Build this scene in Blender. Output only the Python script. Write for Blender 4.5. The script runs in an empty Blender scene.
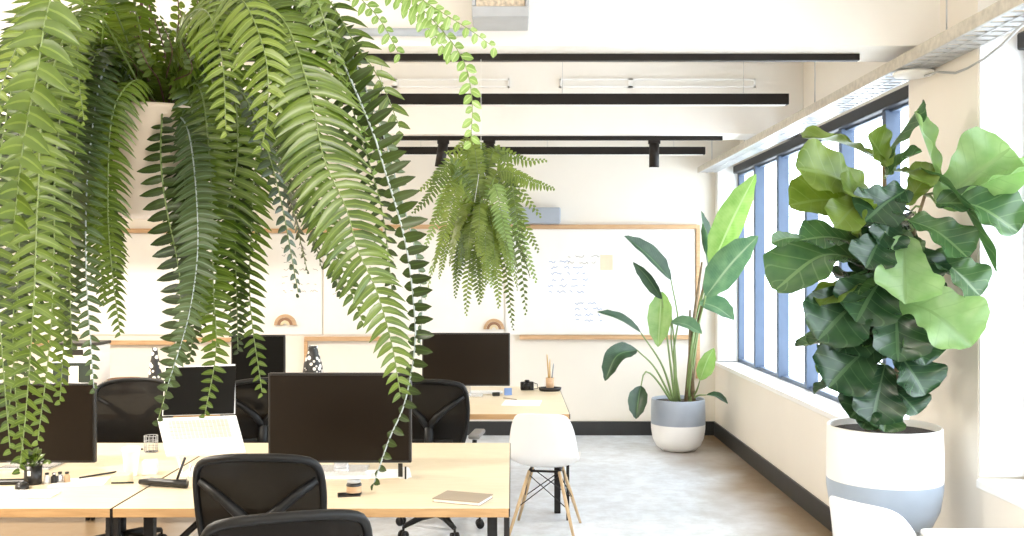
import bpy, math, random
from mathutils import Vector as V, Matrix, Euler
random.seed(7)
sc = bpy.context.scene
COL = sc.collection
PI = math.pi
FPX, CX, HY, EYE = 980.0, 512.0, 270.0, 1.74

def P(px, py, Y):
    """photo pixel at distance Y -> world point"""
    return V(((px - CX) * Y / FPX, Y, EYE - (py - HY) * Y / FPX))

# ------------------------------------------------------------------ camera
cam = bpy.data.cameras.new('camera')
cam.sensor_width = 36; cam.lens = 36 * FPX / 1024; cam.shift_y = 2 / 1024; cam.clip_start = .05
co = bpy.data.objects.new('camera', cam); COL.objects.link(co)
co.location = (0, 0, EYE); co.rotation_euler = (PI / 2, 0, 0)
sc.camera = co
cam.dof.use_dof = False

# ------------------------------------------------------------------ materials
def new_mat(name):
    m = bpy.data.materials.new(name); m.use_nodes = True
    nt = m.node_tree
    return m, nt, nt.nodes['Principled BSDF'], nt.nodes['Material Output']

def N(nt, t, **kw):
    n = nt.nodes.new(t)
    for k, v in kw.items():
        if k in n.inputs: n.inputs[k].default_value = v
        else: setattr(n, k, v)
    return n

def plain(name, col, rough=.5, metal=0, var=.06, scale=6, spec=.5, bump=0, coat=0):
    m, nt, b, out = new_mat(name)
    b.inputs['Roughness'].default_value = rough
    b.inputs['Metallic'].default_value = metal
    b.inputs['Specular IOR Level'].default_value = spec
    b.inputs['Coat Weight'].default_value = coat
    tc = N(nt, 'ShaderNodeTexCoord'); no = N(nt, 'ShaderNodeTexNoise', Scale=scale, Detail=4)
    nt.links.new(tc.outputs['Object'], no.inputs['Vector'])
    r = N(nt, 'ShaderNodeValToRGB')
    c = col
    r.color_ramp.elements[0].color = [max(0, x * (1 - var)) for x in c] + [1]
    r.color_ramp.elements[1].color = [min(1, x * (1 + var)) for x in c] + [1]
    r.color_ramp.elements[0].position = .3; r.color_ramp.elements[1].position = .7
    nt.links.new(no.outputs['Fac'], r.inputs['Fac']); nt.links.new(r.outputs['Color'], b.inputs['Base Color'])
    if bump:
        n2 = N(nt, 'ShaderNodeTexNoise', Scale=scale * 12, Detail=3)
        nt.links.new(tc.outputs['Object'], n2.inputs['Vector'])
        bp = N(nt, 'ShaderNodeBump', Strength=bump, Distance=.01)
        nt.links.new(n2.outputs['Fac'], bp.inputs['Height']); nt.links.new(bp.outputs['Normal'], b.inputs['Normal'])
    return m

def leaf_mat(name, c_low, c_high, rib, trans=.35, veins=0, gloss=.35, fine=0, nscale=9):
    """leaf: colour varies per leaf by noise, a pale midrib and side veins from the leaf's own uv"""
    m, nt, b, out = new_mat(name)
    L = nt.links.new
    tc = N(nt, 'ShaderNodeTexCoord'); no = N(nt, 'ShaderNodeTexNoise', Scale=nscale, Detail=3)
    L(tc.outputs['Object'], no.inputs['Vector'])
    r = N(nt, 'ShaderNodeValToRGB')
    r.color_ramp.elements[0].color = list(c_low) + [1]; r.color_ramp.elements[0].position = .32
    r.color_ramp.elements[1].color = list(c_high) + [1]; r.color_ramp.elements[1].position = .68
    L(no.outputs['Fac'], r.inputs['Fac'])
    sep = N(nt, 'ShaderNodeSeparateXYZ'); L(tc.outputs['UV'], sep.inputs[0])
    # |v|
    sub = N(nt, 'ShaderNodeMath', operation='SUBTRACT'); sub.inputs[1].default_value = .5
    L(sep.outputs['Y'], sub.inputs[0])
    ab = N(nt, 'ShaderNodeMath', operation='ABSOLUTE'); L(sub.outputs[0], ab.inputs[0])
    mid = N(nt, 'ShaderNodeMath', operation='LESS_THAN'); mid.inputs[1].default_value = .03 if veins or fine else .07
    L(ab.outputs[0], mid.inputs[0])
    fac = mid.outputs[0]
    if veins or fine:
        k = veins or fine
        a1 = N(nt, 'ShaderNodeMath', operation='MULTIPLY'); a1.inputs[1].default_value = k; L(sep.outputs['X'], a1.inputs[0])
        a2 = N(nt, 'ShaderNodeMath', operation='MULTIPLY'); a2.inputs[1].default_value = k * (.42 if veins else .12); L(ab.outputs[0], a2.inputs[0])
        a3 = N(nt, 'ShaderNodeMath', operation='SUBTRACT'); L(a1.outputs[0], a3.inputs[0]); L(a2.outputs[0], a3.inputs[1])
        fr = N(nt, 'ShaderNodeMath', operation='FRACT'); L(a3.outputs[0], fr.inputs[0])
        lt = N(nt, 'ShaderNodeMath', operation='LESS_THAN'); lt.inputs[1].default_value = .1; L(fr.outputs[0], lt.inputs[0])
        sc_ = N(nt, 'ShaderNodeMath', operation='MULTIPLY'); sc_.inputs[1].default_value = .55 if veins else .3; L(lt.outputs[0], sc_.inputs[0])
        mx = N(nt, 'ShaderNodeMath', operation='MAXIMUM'); L(fac, mx.inputs[0]); L(sc_.outputs[0], mx.inputs[1]); fac = mx.outputs[0]
    mix = N(nt, 'ShaderNodeMix', data_type='RGBA')
    L(fac, mix.inputs['Factor']); L(r.outputs['Color'], mix.inputs['A']); mix.inputs['B'].default_value = list(rib) + [1]
    L(mix.outputs['Result'], b.inputs['Base Color'])
    b.inputs['Roughness'].default_value = gloss
    b.inputs['Specular IOR Level'].default_value = .5
    tr = N(nt, 'ShaderNodeBsdfTranslucent')
    hs = N(nt, 'ShaderNodeHueSaturation', Saturation=1.15, Value=1.5); L(mix.outputs['Result'], hs.inputs['Color']); L(hs.outputs[0], tr.inputs['Color'])
    ms = N(nt, 'ShaderNodeMixShader'); ms.inputs[0].default_value = trans
    L(b.outputs[0], ms.inputs[1]); L(tr.outputs[0], ms.inputs[2]); L(ms.outputs[0], out.inputs['Surface'])
    return m

def wood_mat(name, c0, c1, rough=.45, axis=0, scale=5):
    m, nt, b, out = new_mat(name)
    L = nt.links.new
    tc = N(nt, 'ShaderNodeTexCoord'); mp = N(nt, 'ShaderNodeMapping')
    s = [14, 14, 14]; s[axis] = 1.2
    mp.inputs['Scale'].default_value = s
    L(tc.outputs['Object'], mp.inputs['Vector'])
    no = N(nt, 'ShaderNodeTexNoise', Scale=scale, Detail=6, Distortion=.6); L(mp.outputs[0], no.inputs['Vector'])
    r = N(nt, 'ShaderNodeValToRGB')
    r.color_ramp.elements[0].color = list(c0) + [1]; r.color_ramp.elements[0].position = .3
    r.color_ramp.elements[1].color = list(c1) + [1]; r.color_ramp.elements[1].position = .7
    L(no.outputs['Fac'], r.inputs['Fac']); L(r.outputs['Color'], b.inputs['Base Color'])
    b.inputs['Roughness'].default_value = rough
    return m

def concrete_floor():
    m, nt, b, out = new_mat('polished_concrete')
    L = nt.links.new
    tc = N(nt, 'ShaderNodeTexCoord')
    n1 = N(nt, 'ShaderNodeTexNoise', Scale=.55, Detail=5, Roughness=.6); L(tc.outputs['Object'], n1.inputs['Vector'])
    n2 = N(nt, 'ShaderNodeTexNoise', Scale=7, Detail=8, Roughness=.7); L(tc.outputs['Object'], n2.inputs['Vector'])
    r1 = N(nt, 'ShaderNodeValToRGB')
    e = r1.color_ramp.elements
    e[0].color = (.66, .69, .73, 1); e[0].position = .35; e[1].color = (.79, .83, .88, 1); e[1].position = .62
    L(n1.outputs['Fac'], r1.inputs['Fac'])
    r2 = N(nt, 'ShaderNodeValToRGB'); e = r2.color_ramp.elements
    e[0].color = (.72, .70, .68, 1); e[0].position = .36; e[1].color = (1, 1, 1, 1); e[1].position = .6
    L(n2.outputs['Fac'], r2.inputs['Fac'])
    mu = N(nt, 'ShaderNodeMix', data_type='RGBA', blend_type='MULTIPLY'); mu.inputs['Factor'].default_value = .8
    L(r1.outputs[0], mu.inputs['A']); L(r2.outputs[0], mu.inputs['B'])
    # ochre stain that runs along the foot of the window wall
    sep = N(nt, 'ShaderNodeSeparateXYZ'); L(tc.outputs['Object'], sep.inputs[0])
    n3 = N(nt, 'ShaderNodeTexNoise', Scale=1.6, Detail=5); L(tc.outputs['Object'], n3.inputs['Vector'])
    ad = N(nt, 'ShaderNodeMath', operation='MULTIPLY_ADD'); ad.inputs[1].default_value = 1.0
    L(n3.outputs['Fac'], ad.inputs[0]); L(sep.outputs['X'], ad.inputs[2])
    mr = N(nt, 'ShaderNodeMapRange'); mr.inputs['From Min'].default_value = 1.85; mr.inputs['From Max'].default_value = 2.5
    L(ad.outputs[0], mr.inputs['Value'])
    m2_ = N(nt, 'ShaderNodeMapRange'); m2_.inputs['From Min'].default_value = -1.0; m2_.inputs['From Max'].default_value = -1.9  # same ochre spread over the left part of the floor
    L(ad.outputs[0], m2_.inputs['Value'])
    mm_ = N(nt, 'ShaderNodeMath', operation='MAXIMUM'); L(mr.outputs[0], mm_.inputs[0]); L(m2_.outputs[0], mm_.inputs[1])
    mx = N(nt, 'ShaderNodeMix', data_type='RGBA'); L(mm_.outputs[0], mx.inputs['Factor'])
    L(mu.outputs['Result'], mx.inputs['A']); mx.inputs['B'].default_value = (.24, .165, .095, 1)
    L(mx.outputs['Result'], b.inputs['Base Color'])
    b.inputs['Roughness'].default_value = .32
    rr = N(nt, 'ShaderNodeMapRange'); rr.inputs['To Min'].default_value = .22; rr.inputs['To Max'].default_value = .45
    L(n2.outputs['Fac'], rr.inputs['Value']); L(rr.outputs[0], b.inputs['Roughness'])
    return m

def mesh_fabric(name, col, open_=.3):
    m, nt, b, out = new_mat(name)
    L = nt.links.new
    b.inputs['Base Color'].default_value = list(col) + [1]; b.inputs['Roughness'].default_value = .55; b.inputs['Specular IOR Level'].default_value = .15
    tc = N(nt, 'ShaderNodeTexCoord'); ck = N(nt, 'ShaderNodeTexWave', Scale=90); L(tc.outputs['Object'], ck.inputs['Vector'])
    mr = N(nt, 'ShaderNodeMapRange'); mr.inputs['To Min'].default_value = max(0, open_ - .015); mr.inputs['To Max'].default_value = open_ + .015
    L(ck.outputs['Fac'], mr.inputs['Value'])
    tr = N(nt, 'ShaderNodeBsdfTransparent'); ms = N(nt, 'ShaderNodeMixShader')
    L(mr.outputs[0], ms.inputs[0]); L(b.outputs[0], ms.inputs[1]); L(tr.outputs[0], ms.inputs[2]); L(ms.outputs[0], out.inputs['Surface'])
    return m

def glass_mat(name):
    m, nt, b, out = new_mat(name)
    L = nt.links.new
    g = N(nt, 'ShaderNodeBsdfGlossy', Roughness=.02); t = N(nt, 'ShaderNodeBsdfTransparent')
    ms = N(nt, 'ShaderNodeMixShader'); ms.inputs[0].default_value = .04
    t.inputs['Color'].default_value = (.97, .985, 1, 1)
    L(t.outputs[0], ms.inputs[1]); L(g.outputs[0], ms.inputs[2]); L(ms.outputs[0], out.inputs['Surface'])
    return m

M = {}
M['wall'] = plain('cream_wall_paint', (.81, .765, .69), .7, var=.02, scale=1.5, bump=.03)
M['ceil'] = plain('white_ceiling_paint', (.84, .82, .78), .8, var=.02, scale=2)
M['beam'] = plain('white_beam_paint', (.85, .82, .77), .75, var=.03, scale=2.2, bump=.05)
M['white_trim'] = plain('white_trim_paint', (.86, .86, .85), .4, var=.02)
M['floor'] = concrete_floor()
M['skirt'] = plain('charcoal_skirting', (.018, .019, .020), .4, var=.2)
M['win_frame'] = plain('blue_grey_window_metal', (.070, .105, .170), .45, var=.08)
M['blind'] = plain('dark_blind_casing', (.018, .019, .022), .5, spec=.3)
M['glass'] = glass_mat('window_glass')
M['board'] = plain('whiteboard_enamel', (.88, .87, .84), .25, var=.015)
M['rail'] = wood_mat('ledge_oak', (.50, .30, .15), (.66, .43, .24))
M['ink_b'] = plain('blue_marker', (.25, .36, .62), .6)
M['ink_k'] = plain('grey_marker', (.36, .34, .33), .6)
M['ink_o'] = plain('peach_note_paper', (.85, .68, .50), .7)
M['black'] = plain('black_powder_coat', (.010, .009, .009), .45, var=.2, spec=.3)
M['lamp'] = plain('bronze_black_metal', (.010, .007, .005), .5, var=.2, spec=.3)
M['steel'] = plain('galvanised_steel', (.50, .51, .52), .35, metal=.6, var=.1, scale=14)
M['traylip'] = plain('tray_steel_warm_lit', (.55, .51, .44), .5, metal=.2, var=.15, scale=30)  # tray steel with the lip's warm light put into its colour
M['grey'] = plain('grey_metal', (.42, .43, .44), .5, var=.1)
M['speck'] = plain('speckled_filter', (.62, .52, .40), .9, var=.35, scale=60)
M['chrome'] = plain('bright_aluminium', (.72, .73, .75), .25, metal=.8, var=.04)
M['plastic_w'] = plain('white_plastic', (.86, .86, .86), .28, var=.01)
M['plastic_w2'] = plain('white_matt_plastic', (.84, .83, .80), .5, var=.02)
M['keys'] = plain('pale_grey_keys', (.55, .52, .46), .6)
M['top'] = wood_mat('desktop_birch', (.69, .57, .39), (.76, .65, .47), .4)
M['edge'] = wood_mat('plywood_edge', (.42, .24, .10), (.54, .33, .15), .5)
M['dowel'] = wood_mat('maple_dowel', (.52, .36, .20), (.68, .50, .30), .4, axis=2)
M['screen'] = plain('dark_screen', (.012, .008, .005), .3, var=.05, spec=.16)
M['screen_k'] = plain('black_screen', (.004, .004, .004), .3, spec=.15)
M['bezel'] = plain('black_bezel', (.010, .009, .008), .35)
M['chair'] = plain('graphite_chair_frame', (.009, .009, .009), .42, var=.15, spec=.25)
M['chair_mesh'] = mesh_fabric('chair_mesh', (.006, .0045, .003), .015)
M['chair_pad'] = plain('grey_arm_pad', (.20, .19, .18), .5)
M['soil'] = plain('dark_soil', (.05, .04, .032), .9, var=.5, scale=40, bump=.6)
M['pot_grey'] = plain('blue_grey_glaze', (.33, .37, .43), .4, var=.05)
M['pot_white'] = plain('white_glaze', (.84, .83, .81), .35, var=.02)
M['pot_blue'] = plain('pale_blue_grey_glaze', (.33, .39, .47), .35, var=.05)
M['pot_pink'] = plain('pale_blush_pot', (.66, .55, .46), .6, var=.05)
M['cup'] = plain('paper_cup', (.86, .84, .80), .6)
M['paper'] = plain('paper', (.88, .87, .84), .8)
M['cream'] = plain('cream_card', (.80, .68, .46), .7)
M['cover'] = plain('taupe_notebook_cover', (.32, .26, .19), .6)
M['blue'] = plain('blue_card', (.20, .32, .62), .6)
M['cork'] = wood_mat('toned_wood', (.50, .32, .18), (.62, .42, .26))
M['pencil'] = plain('pencil_yellow', (.62, .42, .18), .5)
M['pencil2'] = plain('pencil_grey', (.30, .32, .36), .5)
M['copper'] = plain('painted_arch_dark', (.30, .16, .09), .5)
M['green_dark'] = plain('dark_green_panel', (.010, .022, .018), .4)
M['brownstem'] = plain('purple_brown_stem', (.085, .035, .035), .6)
M['stem'] = plain('green_stalk', (.20, .28, .10), .5)
M['rachis'] = plain('pale_green_rachis', (.14, .19, .06), .5)
M['rachis_b'] = plain('silvery_rachis', (.30, .35, .36), .5)
M['trunk'] = plain('brown_bark', (.22, .16, .09), .7, var=.35, scale=20)
F = {
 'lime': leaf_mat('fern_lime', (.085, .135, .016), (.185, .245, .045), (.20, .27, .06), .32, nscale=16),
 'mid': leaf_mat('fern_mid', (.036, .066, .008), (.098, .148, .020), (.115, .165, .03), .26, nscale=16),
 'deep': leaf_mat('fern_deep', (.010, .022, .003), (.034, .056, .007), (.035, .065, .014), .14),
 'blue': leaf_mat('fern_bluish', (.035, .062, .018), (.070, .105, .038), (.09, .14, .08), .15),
 'young': leaf_mat('fern_young', (.15, .25, .06), (.25, .35, .12), (.3, .4, .16), .38),
}
G = {
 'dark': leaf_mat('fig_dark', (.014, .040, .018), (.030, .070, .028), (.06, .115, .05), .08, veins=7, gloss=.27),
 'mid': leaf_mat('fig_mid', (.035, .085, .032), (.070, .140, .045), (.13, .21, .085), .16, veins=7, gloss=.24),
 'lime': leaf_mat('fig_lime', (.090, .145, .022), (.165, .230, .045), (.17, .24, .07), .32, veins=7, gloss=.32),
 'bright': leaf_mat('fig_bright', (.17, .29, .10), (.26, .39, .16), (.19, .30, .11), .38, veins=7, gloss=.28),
}
S = {
 'dark': leaf_mat('paradise_dark', (.018, .050, .024), (.038, .085, .038), (.10, .17, .08), .12, fine=34, gloss=.35),
 'mid': leaf_mat('paradise_mid', (.070, .150, .080), (.13, .23, .12), (.2, .29, .17), .25, fine=34, gloss=.3),
 'lime': leaf_mat('paradise_lime', (.16, .28, .075), (.25, .37, .13), (.3, .42, .19), .4, fine=34, gloss=.35),
}

# ------------------------------------------------------------------ mesh builder
class MB:
    def __init__(s): s.v = []; s.f = []; s.m = []; s.uv = []; s.sm = []
    def add(s, vs, fs, mi=0, uv=None, smooth=False):
        b = len(s.v); s.v += [tuple(p) for p in vs]
        s.uv += (uv if uv else [(0, 0)] * len(vs))
        for f in fs: s.f.append([b + i for i in f]); s.m.append(mi); s.sm.append(smooth)
        return s
    def box(s, c, size, rot=None, mi=0, taper=1.0):
        x, y, z = [k / 2 for k in size]
        R = Euler(rot).to_matrix() if rot else Matrix.Identity(3)
        pts = []
        for sz in (-1, 1):
            t = taper if sz > 0 else 1
            for sx, sy in ((-1, -1), (1, -1), (1, 1), (-1, 1)):
                pts.append(V(c) + R @ V((sx * x * t, sy * y * t, sz * z)))
        return s.add(pts, [(3, 2, 1, 0), (4, 5, 6, 7), (0, 1, 5, 4), (1, 2, 6, 5), (2, 3, 7, 6), (3, 0, 4, 7)], mi)
    def b2(s, x0, x1, y0, y1, z0, z1, mi=0):
        return s.box(((x0 + x1) / 2, (y0 + y1) / 2, (z0 + z1) / 2), (x1 - x0, y1 - y0, z1 - z0), mi=mi)
    def tube(s, pts, r, n=8, mi=0, cap=True):
        pts = [V(p) for p in pts]; k = len(pts)
        rs = r if isinstance(r, (list, tuple)) else [r] * k
        vs = []; fs = []; up = None
        for i, p in enumerate(pts):
            t = (pts[min(i + 1, k - 1)] - pts[max(i - 1, 0)]).normalized()
            if up is None:
                up = V((0, 0, 1)) if abs(t.z) < .9 else V((1, 0, 0))
            a = (up - t * up.dot(t))
            if a.length < 1e-5: a = t.orthogonal()
            a.normalize(); up = a; b = t.cross(a)
            for j in range(n):
                q = 2 * PI * j / n
                vs.append(p + (a * math.cos(q) + b * math.sin(q)) * rs[i])
        for i in range(k - 1):
            for j in range(n):
                fs.append((i * n + j, i * n + (j + 1) % n, (i + 1) * n + (j + 1) % n, (i + 1) * n + j))
        if cap: fs += [tuple(range(n))[::-1], tuple((k - 1) * n + j for j in range(n))]
        return s.add(vs, fs, mi, smooth=True)
    def lathe(s, prof, c=(0, 0, 0), n=32, mi=0, cap=False, mis=None):
        vs = []; 
        for r, z in prof:
            for j in range(n):
                q = 2 * PI * j / n; vs.append((c[0] + r * math.cos(q), c[1] + r * math.sin(q), c[2] + z))
        b = len(s.v); s.v += vs; s.uv += [(0, 0)] * len(vs)
        for i in range(len(prof) - 1):
            for j in range(n):
                s.f.append([b + i * n + j, b + i * n + (j + 1) % n, b + (i + 1) * n + (j + 1) % n, b + (i + 1) * n + j])
                s.m.append(mis[i] if mis else mi); s.sm.append(True)
        if cap:
            s.f.append([b + j for j in range(n)][::-1]); s.m.append(mi); s.sm.append(False)
            s.f.append([b + (len(prof) - 1) * n + j for j in range(n)]); s.m.append(mi); s.sm.append(False)
        return s
    def build(s, name, mats, parent=None, bevel=0, loc=None, solid=0, subsurf=0):
        me = bpy.data.meshes.new(name)
        me.from_pydata(s.v, [], s.f)
        if not isinstance(mats, (list, tuple)): mats = [mats]
        for m in mats: me.materials.append(m)
        me.polygons.foreach_set('material_index', s.m)
        me.polygons.foreach_set('use_smooth', s.sm)
        uvl = me.uv_layers.new(name='UVMap')
        li = [0] * len(me.loops); me.loops.foreach_get('vertex_index', li)
        fl = []
        for i in li: fl += s.uv[i]
        uvl.data.foreach_set('uv', fl)
        me.update()
        o = bpy.data.objects.new(name, me); COL.objects.link(o)
        if parent: o.parent = parent
        if loc: o.location = loc
        if solid:
            md = o.modifiers.new('thick', 'SOLIDIFY'); md.thickness = solid; md.offset = 0
        if subsurf:
            md = o.modifiers.new('sub', 'SUBSURF'); md.levels = subsurf; md.render_levels = subsurf
        if bevel:
            md = o.modifiers.new('bevel', 'BEVEL'); md.width = bevel; md.segments = 2; md.limit_method = 'ANGLE'
        return o

def smooth_path(pts, n):
    """Catmull-Rom through pts (Vectors), n samples"""
    pts = [V(p) for p in pts]
    if len(pts) == 2: return [pts[0].lerp(pts[1], i / (n - 1)) for i in range(n)]
    P_ = [pts[0] * 2 - pts[1]] + pts + [pts[-1] * 2 - pts[-2]]
    seg = len(pts) - 1
    dense = []
    for s in range(seg):
        a, b_, c, d = P_[s:s + 4]
        for i in range(16):
            t = i / 16
            dense.append(.5 * ((2 * b_) + (c - a) * t + (2 * a - 5 * b_ + 4 * c - d) * t * t + (-a + 3 * b_ - 3 * c + d) * t ** 3))
    dense.append(pts[-1])
    L = [0]
    for a, b_ in zip(dense, dense[1:]): L.append(L[-1] + (b_ - a).length)
    out = []; j = 0
    for i in range(n):
        s = L[-1] * i / (n - 1)
        while j < len(L) - 2 and L[j + 1] < s: j += 1
        u = (s - L[j]) / max(1e-9, L[j + 1] - L[j]); out.append(dense[j].lerp(dense[j + 1], min(1, max(0, u))))
    return out

def tag(o, label, cat, group=None, kind=None):
    o['label'] = label; o['category'] = cat
    if group: o['group'] = group
    if kind: o['kind'] = kind
    return o
def thing(name, label, cat, loc=(0, 0, 0), rz=0, group=None):
    o = bpy.data.objects.new(name, None); COL.objects.link(o); o.empty_display_size = .1
    o.location = loc; o.rotation_euler = (0, 0, rz)
    return tag(o, label, cat, group)
def struct(name, mb, m, bevel=0, parent=None):
    o = mb.build(name, m, parent, bevel)
    if not parent: o['kind'] = 'structure'
    return o
def copy_tree(o, parent=None):
    c = o.copy(); COL.objects.link(c)
    if parent: c.parent = parent
    for ch in list(kids.get(o.name, [])): 
        copy_tree_child(ch, c)
    return c
def children_of(o): return [x for x in bpy.data.objects if x.parent == o]
def dup(root, loc, rz, label, group=None):
    r = root.copy(); COL.objects.link(r); r.location = loc; r.rotation_euler = (0, 0, rz)
    r['label'] = label
    if group: r['group'] = group
    for ch in children_of(root):
        c = ch.copy(); COL.objects.link(c); c.parent = r
        for g in children_of(ch):
            d = g.copy(); COL.objects.link(d); d.parent = c
    return r

# ================================================================== ROOM SHELL
XW, XG, XL, YB, ZC = 2.14, 2.38, -6.6, 10.33, 3.45
YF = -3.0
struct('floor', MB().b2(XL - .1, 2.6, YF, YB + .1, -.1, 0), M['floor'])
struct('ceiling', MB().b2(XL - .1, 2.6, YF, YB + .1, ZC, ZC + .1), M['ceil'])
struct('wall_back', MB().b2(XL - .1, 2.6, YB, YB + .12, 0, ZC), M['wall'])
struct('wall_left', MB().b2(XL - .1, XL, YF, YB, 0, ZC), M['wall'])
SILL = .745
struct('wall_front', MB().b2(XL - .1, 2.6, YF - .1, YF, 0, ZC), M['wall'])
struct('wall_right', MB().b2(XW, 2.55, YF, YB, 0, SILL).b2(2.40, 2.55, YF, YB, 2.83, ZC), M['wall'])
struct('trim_2', MB().b2(XW, 2.60, 4.5, 5.28, SILL, ZC).b2(XW, 2.60, YF, -.9, SILL, ZC), M['wall'])
# flat white return faces at the window jambs
struct('trim_3', MB().b2(XW + .003, 2.42, 4.485, 4.5, SILL + .05, 2.83).b2(XW + .003, 2.42, 5.28, 5.295, SILL + .05, 2.83)
       .b2(XW + .003, 2.42, YB - .13, YB - .002, SILL + .05, 2.83), M['white_trim'])
struct('trim_1', MB().b2(XW - .02, 2.42, 5.30, YB - .002, SILL, SILL + .04).b2(XW - .02, 2.42, -.88, 4.48, SILL, SILL + .04), M['white_trim'], .006)
struct('baseboard_back', MB().b2(XL, XW, YB - .025, YB - .002, 0, .147), M['skirt'], .003)
struct('baseboard_right', MB().b2(XW - .02, XW - .002, YF, YB - .03, 0, .147), M['skirt'], .003)
struct('beam', MB().b2(XL, 2.40, 4.90, 5.28, 2.86, ZC), M['beam'], .006)
struct('beam', MB().b2(XL, 2.40, 8.07, 8.45, 2.86, ZC), M['beam'], .006)
# windows
def window(idx, y0, y1, n):
    r = bpy.data.objects.new('window_%d' % idx, None); COL.objects.link(r); r['kind'] = 'structure'
    f = MB()
    f.b2(XG - .03, XG + .03, y0, y1, SILL + .04, SILL + .075).b2(XG - .03, XG + .03, y0, y1, 2.72, 2.83)
    f.b2(XG - .03, XG + .03, y0, y0 + .05, SILL + .04, 2.8).b2(XG - .03, XG + .03, y1 - .05, y1, SILL + .04, 2.8)
    f.build('window_frame', M['win_frame'], r, .004)
    st = (y1 - y0) / n
    for i in range(1, n):
        y = y0 + i * st
        MB().b2(XG - .06, XG + .035, y - .03, y + .03, SILL + .06, 2.75).build('mullion', M['win_frame'], r, .004)
    for i in range(n):
        MB().b2(XG + .002, XG + .008, y0 + i * st + .03, y0 + (i + 1) * st - .03, SILL + .07, 2.74).build('glass', M['glass'], r)
    # one latch
    MB().b2(XG - .075, XG - .045, y1 - st * 2 - .02, y1 - st * 2 + .02, 1.78, 1.88).build('latch', M['blind'], r, .004)
window(1, 5.30, 10.2, 6)
window(2, -.88, 4.48, 6)
b = MB().b2(2.29, 2.375, 5.30, 10.15, 2.735, 2.815).build('blind_casing', M['blind'], None, .01)
tag(b, 'long dark roller blind casing over the far windows', 'blind casing')
b = MB().b2(2.29, 2.375, -.88, 4.45, 2.735, 2.815).build('blind_casing', M['blind'], None, .01)
tag(b, 'dark roller blind casing over the near window at the frame edge', 'blind casing')

# cable tray
t = thing('cable_tray', 'perforated metal cable tray running under the ceiling along the window wall', 'cable tray', (0, 0, 0))
tb = MB()
for k in range(118):          # perforated bottom: cross rungs with slots between, three runners
    y = .6 + k * .082
    tb.b2(1.955, 2.13, y, y + .05, 2.760, 2.764)
for x in (1.955, 2.035, 2.12): tb.b2(x, x + .012, .6, 10.28, 2.7575, 2.7665)
tb.build('tray_bottom', M['steel'], t)
MB().b2(1.945, 1.952, .6, 10.28, 2.757, 2.815).b2(1.945, 1.965, .6, 10.28, 2.812, 2.817).build('side_lip', M['traylip'], t, .002)
MB().b2(2.128, 2.134, .6, 10.28, 2.757, 2.815).build('side_lip', M['steel'], t)
for y in (2.6, 4.6, 6.6, 8.6, 10.0):
    MB().tube([(2.04, y, 2.76), (2.04, y, ZC)], .004, 6).build('hanger_rod', M['steel'], t)

# wifi disc + cable
t = thing('ceiling_disc', 'round white wireless access disc under the cable tray by the pillar', 'access point', (2.05, 5.0, 2.735))
MB().lathe([(.001, -.012), (.06, -.012), (.095, -.004), (.102, .006), (.1, .014), (.04, .018), (.001, .018)]).build('disc', M['plastic_w2'], t)
MB().b2(-.05, .05, -.04, .04, .016, .03).b2(-.085, -.06, -.02, .02, .012, .024).build('bracket', M['steel'], t)
cb = MB().tube([P(925, 76, 4.95), P(937, 72, 4.85), P(955, 73, 4.72), P(968, 68, 4.6), P(984, 59, 4.45), P(1002, 45, 4.2), P(1017, 30, 4.0), P(1032, 16, 3.85)], .006, 8).build('cable', M['grey'])
tag(cb, 'grey cable drooping from the white disc towards the near window', 'cable')

# box on the first beam and conduit
t = thing('ceiling_speaker', 'grey metal box with a speckled front on the face of the first beam', 'ceiling unit', (-.055, 4.76, 3.02))
MB().b2(-.135, .135, -.14, .138, -.085, -.035).b2(-.135, -.118, -.14, .138, -.035, .16).b2(.118, .135, -.14, .138, -.035, .16).build('frame', M['grey'], t, .004)
MB().b2(-.116, .116, -.12, .136, -.034, .16).build('core', M['speck'], t, .003)
cd = MB().tube([(-2.2, 4.86, 2.92), (-.20, 4.86, 2.92)], .02, 12).build('conduit_pipe', M['grey'])
tag(cd, 'grey conduit pipe running along the first beam to the metal box', 'pipe')
# vents on second beam face
def vent(x0, x1, z0, z1, lab):
    t = thing('air_vent', lab, 'vent', ((x0 + x1) / 2, 8.066, (z0 + z1) / 2), 0, 'slim linear vents on the second beam')
    w = (x1 - x0) / 2; h = (z1 - z0) / 2
    MB().b2(-w, w, -.03, 0, h - .012, h).b2(-w, w, -.03, 0, -h, -h + .012).b2(-w, -w + .015, -.03, 0, -h, h).b2(w - .015, w, -.03, 0, -h, h).b2(-w * .3, -w * .3 + .04, -.03, 0, -h, h).build('frame', M['white_trim'], t)
    MB().b2(-w + .015, w - .015, -.012, -.002, -h + .012, h - .012).build('grille', M['ceil'], t)
vent(.39, 2.0, 3.24, 3.31, 'slim linear white vent nearer the window wall, high on the second beam')
vent(-1.5, -.02, 3.24, 3.31, 'slim linear white vent half hidden by the trailing leaves, on the second beam')

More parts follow.
